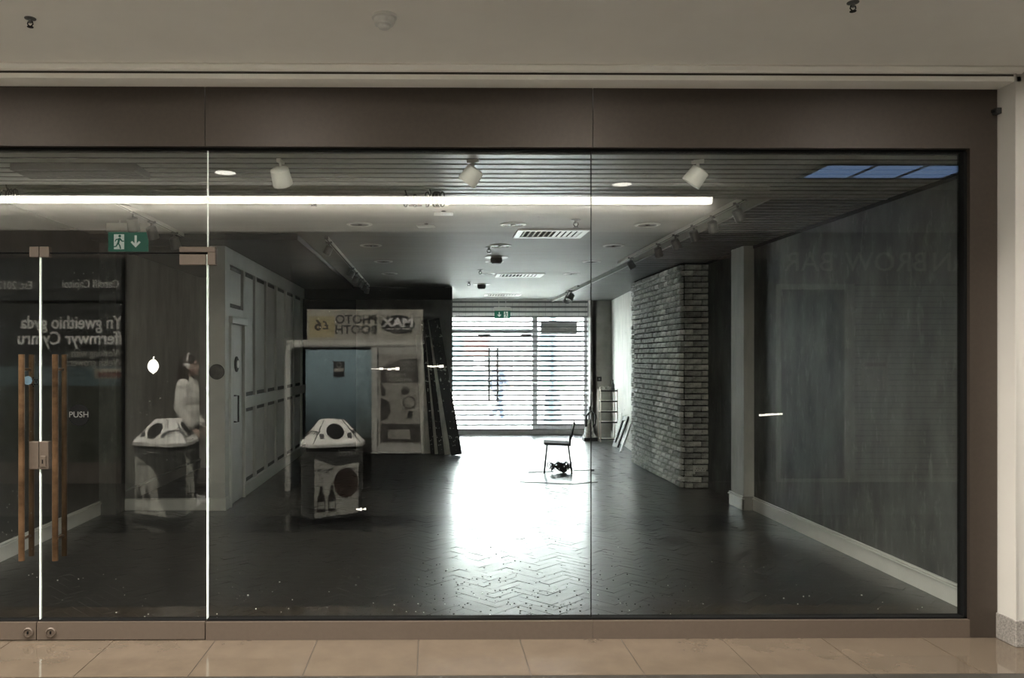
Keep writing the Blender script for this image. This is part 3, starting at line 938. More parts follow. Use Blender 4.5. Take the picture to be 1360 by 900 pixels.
# brow bar shop
bb = thing('shop_fascia', 'greenish fascia board lettered BROW BAR across the arcade', 'shop sign', (6.6, YO, 2.67))
bx('board', 'fascia_green', bb, -1.90, 2.3, .002, .04, 0, .695)
for word, x in (('BAR', -1.86), ('BROW', -1.04), ('AAN', .13)):
    w_ = text(word, .37, 'brow_letter', bb, (x, .043, .285), BACK, align='RIGHT', ext=.006)
rs = thing('closed_roller_shutter', 'closed pale roller shutter with horizontal slats under the BROW BAR fascia', 'roller shutter', (7.25, YO, 0))
for k in range(35):
    bx('slat', 'shutter_slat', rs, -1.56, 1.6, -.02 , .012, .02 + k * .0755, .02 + k * .0755 + .064, bevel=.006)
bx('backing', 'mall_glass_dark', rs, -1.56, 1.6, -.06, -.02, 0, 2.67)
bx('guide_rail', 'shutter_frame', rs, -1.66, -1.56, -.03, .05, 0, 2.67)
bx('bottom_bar', 'shutter_frame', rs, -1.56, 1.6, -.02, .03, 0, .05)
nt_ = thing('shutter_notice', 'small pale paper notice taped on the closed roller shutter', 'notice', (5.98, YO + .013, 1.44))
bx('sheet', 'poster_cream', nt_, -.18, .18, .0, .004, -.20, .20)
bx('print_block', 'picture_grey', nt_, -.14, .10, .004, .005, -.16, .08)
bx('heading', 'poster_red', nt_, -.14, .14, .004, .005, .12, .17)
sw = thing('shop_window', 'dark framed display window beside the closed roller shutter', 'shop window', (5.10, YO, 0))
bx('glazing', 'mall_glass_dark', sw, -.40, .46, -.05, -.02, .04, 2.62)
bx('head', 'shutter_frame', sw, -.40, .49, -.03, .03, 2.60, 2.67)
bx('side_post', 'shutter_frame', sw, -.44, -.40, -.03, .03, 0, 2.67)
bx('sill', 'shutter_frame', sw, -.40, .49, -.03, .03, 0, .04)

# ---- photo booth
bt = thing('photo_booth', 'white photo booth with a pale blue curtain and a sign on top', 'photo booth', (-.98, -5.25, 0))
YF = 0.0
bx('back_panel', 'booth_black', bt, -.84, .86, -.63, -.58, 0, 1.86)
bx('roof', 'booth_white', bt, -.87, .88, -.63, 0, 1.86, 1.90)
bx('side_wall', 'booth_black', bt, -.84, -.80, -.60, -.10, 0, 1.86)
arch = [(-.845, 0), (-.845, 1.74)]
for k in range(1, 7):
    a = PI - k * PI / 12
    arch.append((-.745 + .10 * math.cos(a), 1.74 + .10 * math.sin(a)))
arch += [(.86, 1.84)]
m_ = MB()
m_.tube([(x, -.02, zz) for x, zz in arch], .038, 8)
m_.build('arch_frame', 'booth_white', bt, smooth='auto')
bx('divider', 'booth_white', bt, .215, .30, -.50, .0, .465, 1.84)
bx('kick_plate', 'booth_black', bt, .215, .87, -.50, -.02, 0, .465)
cu_ = bx('machine_front', 'booth_white', bt, .28, .87, -.50, .0, .465, 1.81, bevel=.008)
pc = bx('poster', 'picture_grey', cu_, .315, .835, .0, .006, .60, 1.72)
MB().prism([(.33, 1.36), (.82, 1.36), (.82, 1.66), (.60, 1.66), (.33, 1.54)], .006, .008, 'xz').build('poster_heading', 'picture_dark', cu_)
bx('poster_footer', 'picture_dark', cu_, .33, .825, .006, .008, .61, .84)
bx('footer_card', 'picture_grey', cu_, .42, .70, .008, .010, .65, .77)
MB().lathe([(.055, .006), (.055, .008)], 20, (0, 1, 0), (.64, 0, 1.26)).lathe([(.085, .006), (.085, .009)], 24, (0, 1, 0), (.69, 0, 1.11)).build('oval_picture', 'picture_dark', cu_)
MB().lathe([(.065, .009), (.065, .011)], 24, (0, 1, 0), (.69, 0, 1.11)).build('picture_centre', 'picture_grey', cu_)
MB().prism([(.33, .87), (.40, .90), (.46, 1.0), (.44, 1.12), (.33, 1.17)], .006, .008, 'xz').prism([(.33, 1.20), (.37, 1.19), (.40, 1.28), (.33, 1.36)], .006, .008, 'xz').build('portrait_shape', 'picture_dark', cu_)
bx('badge', 'booth_black', cu_, .67, .73, .006, .008, .91, 1.0)
text('PHOTOS', .085, 'lettering_grey', cu_, (.70, .009, 1.595), BACK, sx=.78)
text('DIGITAL POSTAL', .060, 'lettering_grey', cu_, (.58, .009, 1.525), BACK, sx=.80)
text('PASSPORT', .075, 'lettering_grey', cu_, (.52, .009, 1.455), BACK, sx=.72)
text('APPLICATION', .060, 'lettering_grey', cu_, (.57, .009, 1.395), BACK, sx=.84)
# curtain with soft folds
m_ = MB()
nx = 40
cvs = []
for k in range(nx + 1):
    x = -.625 + .84 * k / nx
    yy = -.045 + .006 * math.sin(k * .85) + .003 * math.sin(k * 1.9)
    cvs.append((x, yy))
vs = [(x, yy, zz) for zz in (.66, 1.79) for x, yy in cvs] + [(x, yy - .006, zz) for zz in (.66, 1.79) for x, yy in cvs]
n1 = nx + 1
fs = []
for k in range(nx):
    fs.append((k, k + 1, n1 + k + 1, n1 + k))
    fs.append((2 * n1 + k + 1, 2 * n1 + k, 3 * n1 + k, 3 * n1 + k + 1))
    fs.append((k, 2 * n1 + k, 2 * n1 + k + 1, k + 1))
m_.add(vs, fs)
cur = m_.build('curtain', 'curtain_blue', bt, smooth=True)
bx('curtain_rail', 'booth_black', bt, -.64, .22, -.06, -.03, 1.785, 1.81)
bx('curtain_badge', 'booth_black', cur, -.270, -.130, -.036, -.032, 1.44, 1.63)
MB().lathe([(.034, -.032), (.034, -.030)], 20, (0, 1, 0), (-.20, 0, 1.585)).build('badge_ring', 'picture_grey', cur)
MB().lathe([(.024, -.030), (.024, -.029)], 20, (0, 1, 0), (-.20, 0, 1.585)).build('badge_centre', 'booth_black', cur)
bx('badge_strip', 'picture_grey', cur, -.26, -.14, -.032, -.030, 1.50, 1.545)
sg = bx('sign_board', 'booth_sign', bt, -.60, .868, -.05, .0, 1.895, 2.285, bevel=.004)
bx('price_block', 'booth_yellow', sg, -.57, -.25, .0, .003, 1.93, 2.20)
text('£', .15, 'lettering_dark', sg, (-.36, .005, 2.08), BACK, bold=.003)
text('6', .19, 'lettering_dark', sg, (-.46, .005, 2.08), BACK, bold=.004)
text('PHOTO', .155, 'lettering_dark', sg, (.02, .003, 2.155), BACK, bold=.004, sx=.98)
text('BOOTH', .155, 'lettering_dark', sg, (.02, .003, 2.025), BACK, bold=.004, sx=.98)
el = [(.55 + .215 * math.cos(2 * PI * k / 32), 2.095 + .118 * math.sin(2 * PI * k / 32)) for k in range(32)]
ov = MB().prism(el, .0, .004, 'xz').build('logo_oval', 'booth_black', sg)
text('MAX', .15, 'lettering_pale', sg, (.55, .006, 2.115), BACK, bold=.006, sx=1.2)
bx('logo_line', 'lettering_pale', sg, .40, .70, .004, .006, 2.035, 2.044)
bt_seat = thing('booth_stool', 'round black stool inside the photo booth', 'stool', (-1.30, -5.55, 0))
MB().lathe([(.14, .50), (.16, .52), (.16, .55), (.14, .56)], 20).build('seat', 'booth_black', bt_seat)
MB().lathe([(.12, 0), (.12, .02), (.025, .04), (.025, .50)], 16).build('stem', 'grey_metal', bt_seat)

# ---- litter bins: three wide faces with round openings, three narrow faces
def hexa(s, a0=0.0, wide=.262, narrow=.352):
    ns = []
    for k in range(6):
        ns.append((a0 + k * PI / 3, wide if k % 2 == 0 else narrow))
    pts = []
    for k in range(6):
        a1, d1 = ns[k]; a2, d2 = ns[(k + 1) % 6]
        det = math.cos(a1) * math.sin(a2) - math.sin(a1) * math.cos(a2)
        x = (d1 * math.sin(a2) - d2 * math.sin(a1)) / det
        y = (math.cos(a1) * d2 - math.cos(a2) * d1) / det
        pts.append((x * s, y * s))
    return pts
def make_bin(loc, rz, label, word, art):
    t = thing('litter_bin', label, 'litter bin', loc, rz, None)
    MB().prism(hexa(.94), .0, .05).build('base', 'booth_black', t)
    MB().prism(hexa(.91), .05, .765).build('body', 'bin_dark', t)
    MB().prism(hexa(.98), .765, .805).build('rim', 'bin_grey', t, bevel=.004)
    a = hexa(.97); b = hexa(.38)
    m_ = MB()
    vs = [(x, y, .805) for x, y in a] + [(x, y, 1.03) for x, y in b]
    m_.add(vs, [tuple(range(6))[::-1], tuple(range(6, 12))] + [(k, (k + 1) % 6, 6 + (k + 1) % 6, 6 + k) for k in range(6)])
    hd = m_.build('hood', 'bin_grey', t)
    for k in range(6):           # dark joint along each hip
        p = a[k]; q = b[k]
        MB().tube([(p[0], p[1], .806), (q[0], q[1], 1.031)], .005, 5).build('hip_joint', 'booth_black', hd)
    for k in range(3):
        ang = k * 2 * PI / 3
        n0 = Vector((math.cos(ang), math.sin(ang), 0))
        lo = n0 * .262 * .97 + Vector((0, 0, .805)); hi = n0 * .262 * .38 + Vector((0, 0, 1.03))
        mid = (lo + hi) / 2
        tv = (hi - lo).normalized(); side = Vector((-n0.y, n0.x, 0)); nn = side.cross(tv).normalized()
        if nn.dot(n0) < 0: nn = -nn
        MB().lathe([(.098, 0), (.098, .008), (.086, .008), (.086, .002)], 24, nn, mid).build('opening_rim', 'bin_grey', hd)
        MB().lathe([(.092, -.02), (.092, .0085)], 24, nn, mid).build('opening', 'void', hd)
        for s_ in (-1, 1):
            c_ = mid - tv * .050 + side * s_ * .145
            m_ = MB()
            q = [c_ + side * i * .022 + tv * j * .030 for i, j in ((-1, -1), (1, -1), (1, 1), (-1, 1))]
            m_.add(q + [p + nn * .003 for p in q], [(4, 5, 6, 7), (0, 1, 5, 4), (1, 2, 6, 5), (2, 3, 7, 6), (3, 0, 4, 7)])
            m_.build('sticker', 'booth_black', hd)
        # poster on the body
        rot = Matrix.Rotation(ang + PI / 2, 4, 'Z')
        wd = .262 * .91
        def onface(shape, d0, d1, nm, mt):
            mm = MB().prism(shape, -(wd + d1), -(wd + d0), 'xz')
            mm.v = [tuple(rot @ Vector(v)) for v in mm.v]
            return mm.build(nm, mt, t)
        if art == 'bottles':
            onface([(.22, .06), (.22, .66), (-.02, .54), (-.10, .45), (-.10, .22), (-.22, .06)], .001, .004, 'poster', 'bin_poster')
            pz = ((.16, .10), (.05, .10))
        else:
            onface([(-.23, .09), (.23, .06), (.23, .66), (.0, .57), (-.23, .60)], .001, .004, 'poster', 'bin_poster')
            onface([(.13 * math.cos(i * PI / 10) - .10, .15 * math.sin(i * PI / 10) + .40) for i in range(20)], .004, .006, 'poster_picture', 'bin_orange')
            pz = ((.16, .12), (.05, .12))
        for px, pzz in pz:
            onface([(px - .04, pzz), (px + .04, pzz), (px + .04, pzz + .15), (px + .014, pzz + .20), (px + .014, pzz + .26), (px - .014, pzz + .26), (px - .014, pzz + .20), (px - .04, pzz + .15)], .004, .006, 'bottle_print', 'picture_dark')
            onface([(px - .03, pzz + .03), (px + .03, pzz + .03), (px + .03, pzz + .10), (px - .03, pzz + .10)], .006, .007, 'bottle_label', 'bin_poster')
        for w_i, (zz, s_, sz) in enumerate((((.705, 'Tired', .095), (.54, 'Recycle', .055)) if art == 'tired' else ((.70, 'refresh', .06), (.58, 'Recycle', .055), (.47, 'it here', .05)))):
            off = .0035 if w_i == 0 else .006
            xo = (-.12 if art == 'tired' else .02) if w_i == 0 else (.12 if art == 'tired' else .10)
            p = rot @ Vector((xo, -(wd + off), zz))
            text(s_, sz, 'lettering_grey' if w_i == 0 else 'lettering_dark', t, p, (R(90), 0, ang + PI / 2), ext=.001)
    for k in range(3):
        ang = PI / 3 + k * 2 * PI / 3
        n0 = Vector((math.cos(ang), math.sin(ang), 0))
        lo = n0 * .352 * .97 + Vector((0, 0, .805)); hi = n0 * .352 * .38 + Vector((0, 0, 1.03))
        p = lo * .55 + hi * .45
        tilt = math.atan2((hi - lo).z, (lo - hi).xy.length)
        text(word, .060, 'lettering_dark', hd, p + n0 * .003 + Vector((0, 0, .003)), (tilt, 0, ang + PI / 2), ext=.002, bold=.001)
    return t
make_bin((-2.78, -3.62, 0), R(117), 'three-sided litter bin in front of the woman with headphones', 'LITTER', 'bottles')
make_bin((-1.06, -3.52, 0), R(90 - 22), 'three-sided litter bin with a Tired poster before the photo booth', 'LITTER', 'tired')

# ---- people
def sweep(mb, pts, rs, n=14):
    mb.tube(pts, rs, n)
    for p, r in zip(pts, rs):
        mb.ell(p, (r, r, r), 12, 8)
def remeshed(mb, name, m, parent, voxel, smooth_it=4):
    me = mb.mesh(name)
    o = bpy.data.objects.new(name, me); C.objects.link(o)
    md = o.modifiers.new('r', 'REMESH'); md.mode = 'VOXEL'; md.voxel_size = voxel
    ms = o.modifiers.new('s', 'SMOOTH'); ms.iterations = smooth_it; ms.factor = .5
    dg = bpy.context.evaluated_depsgraph_get()
    me2 = bpy.data.meshes.new_from_object(o.evaluated_get(dg))
    bpy.data.objects.remove(o)
    me2.name = name
    o = bpy.data.objects.new(name, me2)
    return finish(o, m, parent, smooth=True)
def lerp(a, b, t): return tuple(a[i] + (b[i] - a[i]) * t for i in range(3))
def person(label, loc, rz, J, top, legs, long_hair, phones, vox=.0075):
    """front of the body is local +Y; J holds joint positions"""
    t = thing('person', label, 'person', loc, rz)
    b = MB()
    hd = J['head']
    hx, hy, hz = hd
    # head: skull, jaw, nose, brow, ears, neck
    b.ell((hx, hy - .012, hz + .025), (.073, .092, .098)); b.ell((hx, hy + .028, hz - .050), (.052, .060, .062))
    b.ell((hx, hy + .062, hz - .088), (.026, .024, .022))
    sweep(b, [(hx, hy + .080, hz + .012), (hx, hy + .098, hz - .022), (hx, hy + .104, hz - .032)], [.010, .013, .014], 8)
    b.ell((hx, hy + .074, hz + .028), (.048, .014, .010)); b.ell((hx, hy + .082, hz - .062), (.024, .012, .010))
    for s in (-1, 1):
        b.ell((hx + s * .074, hy - .012, hz - .012), (.010, .020, .032), 10, 8)
    sweep(b, [(hx, hy - .022, hz - .05), J['neck'], lerp(J['neck'], J['chest'], .35)], [.050, .053, .075])
    # trunk
    b.ell(J['chest'], (.155, .105, .17)); b.ell(J['waist'], (.125, .090, .15)); b.ell(J['pelvis'], (.155, .110, .13))
    for s in ('l', 'r'):
        sweep(b, [lerp(J['chest'], J['sh' + s], .5), J['sh' + s], lerp(J['sh' + s], J['el' + s], .5), J['el' + s], lerp(J['el' + s], J['wr' + s], .3), J['wr' + s]],
              [.07, .056, .047, .039, .040, .026])
        sweep(b, [J['hip' + s], lerp(J['hip' + s], J['kn' + s], .5), J['kn' + s], lerp(J['kn' + s], J['an' + s], .35), J['an' + s]],
              [.088, .075, .054, .055, .036])
        sweep(b, [J['an' + s], lerp(J['an' + s], J['toe' + s], .5), J['toe' + s]], [.036, .036, .026])
        # hand
        w = Vector(J['wr' + s]); d = (w - Vector(J['el' + s])).normalized()
        sd = -1 if s == 'l' else 1
        pa = Vector((0, 1, 0)); pa = (pa - d * pa.dot(d)).normalized()       # across the palm, thumb side forwards
        pn = d.cross(pa)
        sweep(b, [w, w + d * .045, w + d * .085], [.024, .026, .022])
        sweep(b, [w + d * .035 + pa * .022, w + d * .080 + pa * .026], [.018, .015]); sweep(b, [w + d * .035 - pa * .020, w + d * .080 - pa * .024], [.017, .014])
        for k, ln in enumerate((.068, .078, .072, .055)):
            base = w + d * .086 + pa * (.030 - .020 * k)
            cur_ = pn * (-sd) 
            sweep(b, [base, base + d * ln * .45, base + d * ln * .75 + cur_ * .012, base + d * ln * .95 + cur_ * .028], [.0095, .0088, .0082, .0072], 8)
        tb = w + d * .030 + pa * .034
        sweep(b, [tb, tb + pa * .022 + d * .028, tb + pa * .026 + d * .056], [.013, .0105, .009], 8)
    body = remeshed(b, 'body', 'skin', t, vox)
    for s in (-1, 1):
        MB().ell((hx + s * .031, hy + .0785, hz + .008), (.011, .006, .006), 12, 8).build('eye', 'eye', body, smooth=True)
    MB().ell((hx, hy + .089, hz - .060), (.022, .008, .007), 12, 8).build('lips', 'lips', body, smooth=True)
    # clothing
    c = MB()
    c.ell(J['chest'], (.178, .130, .19)); c.ell(J['waist'], (.165, .125, .19)); c.ell((J['pelvis'][0], J['pelvis'][1], J['pelvis'][2] + .03), (.178, .135, .10))
    sweep(c, [lerp(J['neck'], J['chest'], .12), lerp(J['neck'], J['chest'], .5)], [.064, .10])
    for s in ('l', 'r'):
        sweep(c, [lerp(J['chest'], J['sh' + s], .4), J['sh' + s], lerp(J['sh' + s], J['el' + s], .5), J['el' + s], lerp(J['el' + s], J['wr' + s], .5), lerp(J['el' + s], J['wr' + s], .86), lerp(J['el' + s], J['wr' + s], .96)],
              [.085, .078, .072, .064, .062, .055, .036])
    remeshed(c, 'sweatshirt' if top == 'sweatshirt' else 'jacket', top, t, .011, 6)
    c = MB()
    c.ell((J['pelvis'][0], J['pelvis'][1], J['pelvis'][2] - .02), (.165, .122, .12))
    for s in ('l', 'r'):
        sweep(c, [J['hip' + s], lerp(J['hip' + s], J['kn' + s], .5), J['kn' + s], lerp(J['kn' + s], J['an' + s], .5), lerp(J['kn' + s], J['an' + s], .93)],
              [.100, .090, .074, .072, .066])
    remeshed(c, 'trousers', legs, t, .011, 4)
    for s in ('l', 'r'):
        c = MB()
        a, q = J['an' + s], J['toe' + s]
        sweep(c, [(a[0], a[1] - .02, a[2] - .02), lerp(a, q, .5), q], [.046, .044, .036])
        c2 = MB().prism([(a[0] - .042, a[1] - .065), (a[0] + .042, a[1] - .065), (q[0] + .045, q[1] + .02), (q[0], q[1] + .05), (q[0] - .045, q[1] + .02)], a[2] - .080, a[2] - .045)
        c.add(c2.v, c2.f)
        remeshed(c, 'shoe', 'shoe', t, .009, 2)
    c = MB()
    c.ell((hx, hy - .024, hz + .040), (.083, .098, .096))
    c.ell((hx, hy - .055, hz - .01), (.080, .068, .10))
    if long_hair:
        for k in range(9):
            a = PI + PI * (k - .2) / 7.6
            x0, y0 = .078 * math.cos(a), .085 * math.sin(a)
            sweep(c, [(hx + x0, hy - .02 + y0 * .75, hz + .03), (hx + x0 * 1.08, hy - .03 + y0 * .85, hz - .08), (hx + x0 * 1.2, hy - .02 + y0 * 1.05, hz - .19), (hx + x0 * 1.05, hy - .01 + y0 * 1.05, hz - .27)],
                  [.030, .036, .034, .016], 8)
    remeshed(c, 'hair', 'hair', t, .009, 3)
    if phones:
        ph = MB().tube([(hx + .088 * math.cos(a), hy - .01, hz + .01 + .128 * math.sin(a)) for a in [PI * k / 16 for k in range(17)]], .010, 8).build('headband', 'sticker_white', t, smooth=True)
        for s in (-1, 1):
            MB().lathe([(.036, 0), (.040, .012), (.034, .030), (.0, .034)], 20, (s, 0, 0), (hx + s * .076, hy - .010, hz - .005)).build('ear_cup', 'sticker_white', t, smooth='auto')
    return t
J1 = dict(head=(0, .02, 1.585), neck=(0, -.012, 1.455), chest=(0, -.005, 1.235), waist=(0, .0, 1.06), pelvis=(0, -.005, .91),
          shl=(-.165, -.01, 1.365), shr=(.165, -.01, 1.365), ell=(-.215, -.03, 1.09), elr=(.215, -.03, 1.09),
          wrl=(-.20, .10, .88), wrr=(.20, .10, .88), hipl=(-.085, 0, .875), hipr=(.085, 0, .875),
          knl=(-.095, .02, .47), knr=(.095, .02, .47), anl=(-.095, -.02, .085), anr=(.095, -.02, .085), toel=(-.11, .14, .045), toer=(.11, .14, .045))
person('woman in a white sweatshirt and pale headphones standing behind a litter bin', (-2.78, -4.30, 0), R(-90), J1, 'sweatshirt', 'trousers', True, True)
bdg = None
J2 = dict(head=(0, .04, 1.55), neck=(0, 0, 1.42), chest=(0, .005, 1.21), waist=(0, .0, 1.04), pelvis=(0, -.005, .89),
          shl=(-.17, 0, 1.34), shr=(.17, 0, 1.34), ell=(-.24, -.10, 1.10), elr=(.22, .06, 1.08),
          wrl=(-.22, -.04, .88), wrr=(.18, .26, .98), hipl=(-.085, 0, .86), hipr=(.085, 0, .86),
          knl=(-.10, .16, .50), knr=(.10, -.02, .46), anl=(-.10, .24, .085), anr=(.10, -.34, .16), toel=(-.10, .39, .045), toer=(.10, -.22, .085))
person('pedestrian in a blue-grey jacket walking past the street doors', (1.75, 16.3, -.02), R(-55), J2, 'coat_blue', 'jeans', False, False, .009)

# ================================================================== the shop's fittings
# recessed downlights (unlit) in the plaster ceiling
def shop_down(loc):
    t = thing('recessed_downlight', 'unlit round recessed downlight in the grey plaster ceiling', 'downlight', loc, 0, 'unlit downlights in the shop ceiling')
    MB().lathe([(.125, 0), (.125, -.006), (.098, -.012), (.092, -.002), (.085, -.001)], 28).build('ring', 'white_plastic', t, smooth='auto')
    MB().lathe([(.090, -.002), (.090, -.006), (.045, -.003), (.0, -.003)], 24).build('reflector', 'black_metal', t)
    MB().lathe([(.028, -.004), (.022, -.012), (.0, -.014)], 14).build('bulb', 'chrome', t, smooth=True)
    return t
ORD = ('first', 'second', 'third', 'fourth', 'fifth', 'sixth')
def down_label(xx, yy):
    col = {-.70: 'on the dark soffit side', .78: 'in the middle line', 2.08: 'on the brick pier side'}[xx]
    return 'unlit round ceiling downlight %s, %s from the slatted strip' % (col, ORD[(1.52, 2.88, 4.30, 5.80, 7.30).index(yy)])
s0 = shop_down((-.70, 1.52, ZC))
s0['label'] = down_label(-.70, 1.52)
first = True
for yy in (1.52, 2.88, 4.30, 5.80, 7.30):
    for xx in (-.70, .78, 2.08):
        if first: first = False; continue
        dup(s0, (xx + (.05 if yy > 5 else 0), yy, ZC), label=down_label(xx, yy))
# air vents
def vent(loc):
    t = thing('ceiling_vent', 'white slotted air diffuser in the plaster ceiling', 'air vent', loc, 0, 'air diffusers along the shop ceiling')
    m_ = MB()
    for a in ((-.36, .36, -.26, -.20), (-.36, .36, .20, .26), (-.36, -.30, -.20, .20), (.30, .36, -.20, .20)):
        m_.box(*a, -.014, 0)
    m_.build('frame', 'vent_white', t)
    bx('duct_dark', 'void', t, -.30, .30, -.20, .20, -.004, -.001)
    for k in range(11):
        x = -.275 + k * .055
        MB().bar((x, -.20, -.010), (x, .20, -.010), .026, .004, (.5 if k > 5 else -.5, 0, 1)).build('blade', 'vent_white', t)
    return t
v0 = vent((1.22, 3.42, ZC))
v0['label'] = 'first white slotted air diffuser from the glass in the plaster ceiling'
dup(v0, (1.35, 7.50, ZC), label='second white slotted air diffuser from the glass in the plaster ceiling')
dup(v0, (1.43, 11.3, ZC), label='white slotted air diffuser in the ceiling close to the street grille')
sp2 = sprinkler((1.34, 2.62, ZC), 'small pendent sprinkler head hanging from the shop ceiling', 'shop sprinkler heads')
sp2.scale = (1.3, 1.3, 1.3)
sp2['label'] = 'pendent sprinkler head just before the white slotted air diffuser nearest the glass'
for x, y, lb in ((.66, 4.45, 'between a diffuser and a black dome'), (.70, 6.75, 'between the two black domed sensors'),
                 (.62, 8.6, 'beside the second black domed sensor'), (-.95, 1.62, 'close behind the slatted strip')):
    q = dup(sp2, (x, y, ZC), label='pendent sprinkler head of the shop ceiling ' + lb)
def dome(loc):
    t = thing('ceiling_sensor', 'black domed sensor on a white base under the shop ceiling', 'sensor', loc, 0, 'black domed ceiling sensors')
    MB().lathe([(.15, 0), (.15, -.006), (.10, -.012)], 24).build('base', 'white_plastic', t)
    MB().lathe([(.075, -.010), (.075, -.06), (.055, -.085), (.0, -.09)], 20).build('dome', 'black_plastic', t, smooth='auto')
    return t
dm = dome((.82, 5.35, ZC)); dup(dm, (.86, 9.0, ZC), label='black domed ceiling sensor nearer the street grille')
dm['label'] = 'black domed ceiling sensor nearer the shopfront glass'
# spot lamps behind the glass
def spot(name, loc, rz, label, group, s=1.0, tilt=35, m='white_plastic', q=1.0):
    t = thing(name, label, 'spotlight', loc, rz, group)
    bx('adapter', m, t, -.045 * s, .045 * s, -.015 * s, .015 * s, -.02 * s, 0.004)
    MB().bar((0, 0, -.02 * s), (0, 0, -.10 * s), .022 * s, .012 * s, (0, 1, 0)).build('stem', m, t)
    ax = Vector((math.sin(R(tilt)), 0, -math.cos(R(tilt))))
    o_ = Vector((0, -.0, -.10 * s))
    c_ = MB().lathe([(.035 * s * q, -.045 * s), (.052 * s * q, -.035 * s), (.058 * s * q, .085 * s), (.050 * s * q, .085 * s), (.046 * s * q, .06 * s)], 20, ax, o_).build('can', m, t, smooth='auto')
    MB().lathe([(.046 * s * q, .062 * s), (.0, .05 * s)], 16, ax, o_).build('lens', 'black_metal', c_)
    return t
f1 = spot('ceiling_spotlight', (1.665, .20, 2.905), R(155), 'white tilting spotlight hung from the slatted ceiling just behind the glass', 'spotlights behind the shopfront glass', .84, 38, 'white_plastic', 1.3)
f1['label'] = 'white tilting spotlight behind the glass pane by the white column'
dup(f1, (.255, .20, 2.905), R(160), label='white tilting spotlight behind the glass pane joint, above the chair side')
dup(f1, (-.950, .22, 2.905), R(80), label='white spotlight behind the glass pane beside the entrance doors')
# lighting tracks
def track(name, label, x, y0, y1, z=ZC):
    t = thing(name, label, 'lighting track', (x, y0, z))
    bx('rail', 'white_plastic', t, -.018, .018, 0, y1 - y0, -.032, .0)
    bx('end_cap', 'grey_metal', t, -.019, .019, -.012, 0, -.033, .0)
    bx('end_cap', 'grey_metal', t, -.019, .019, y1 - y0, y1 - y0 + .012, -.033, .0)
    bx('slot', 'black_plastic', t, -.006, .006, 0, y1 - y0, -.0335, -.0315)
track('lighting_track', 'white lighting track beside the slatted soffit before the brick pier', 2.49, 1.55, 5.75)
track('lighting_track', 'short white lighting track near the street grille', 2.58, 9.2, 10.4)
track('lighting_track', 'white lighting track along the dark soffit by the panelled wall', -1.12, 3.65, 9.2)
track('lighting_track', 'white lighting track over the alcove side near the exit sign', -2.58, 1.45, 3.45)
t0 = spot('track_spotlight', (2.49, 1.68, ZC - .03), R(10), 'spotlight on the track before the brick pier', 'spotlights on the track before the brick pier', .78, 30, 'grey_metal')
t0['label'] = 'first spotlight from the glass on the track before the brick pier'
for i, y in enumerate((2.26, 2.76, 3.33, 3.95, 5.15)):
    dup(t0, (2.49, y, ZC - .03), R(rnd.uniform(-40, 60)), label=ORD[i + 1] + ' spotlight from the glass on the track before the brick pier')
t1 = spot('track_spotlight', (2.58, 9.9, ZC - .03), R(200), 'spotlight on the short track near the street grille', 'spotlights near the street grille', 1.1, 30, 'grey_metal')
dup(t1, (2.58, 10.3, ZC - .03), R(120), label='spotlight on the end of the short track, nearest the street grille')
t1['label'] = 'spotlight in the middle of the short track near the street grille'
t2 = spot('track_spotlight', (-1.12, 3.85, ZC - .03), R(160), 'spotlight on the track along the dark soffit', 'spotlights on the track along the dark soffit', .75, 30, 'grey_metal')
t2['label'] = 'first spotlight from the glass on the track along the dark soffit'
for i, y in enumerate((6.3, 6.9, 7.8, 8.4, 8.9)):
    dup(t2, (-1.12, y, ZC - .03), R(rnd.uniform(120, 220)), label=ORD[i + 1] + ' spotlight from the glass on the track along the dark soffit')
t3 = spot('track_spotlight', (-2.58, 2.10, ZC - .03), R(90), 'spotlight on the track near the exit sign', 'spotlights near the exit sign', .9, 25, 'grey_metal')
t3['label'] = 'first spotlight from the glass on the short track near the exit sign'
for i, y in enumerate((2.56, 3.2)):
    dup(t3, (-2.58, y, ZC - .03), R(70), label=ORD[i + 1] + ' spotlight from the glass on the short track near the exit sign')
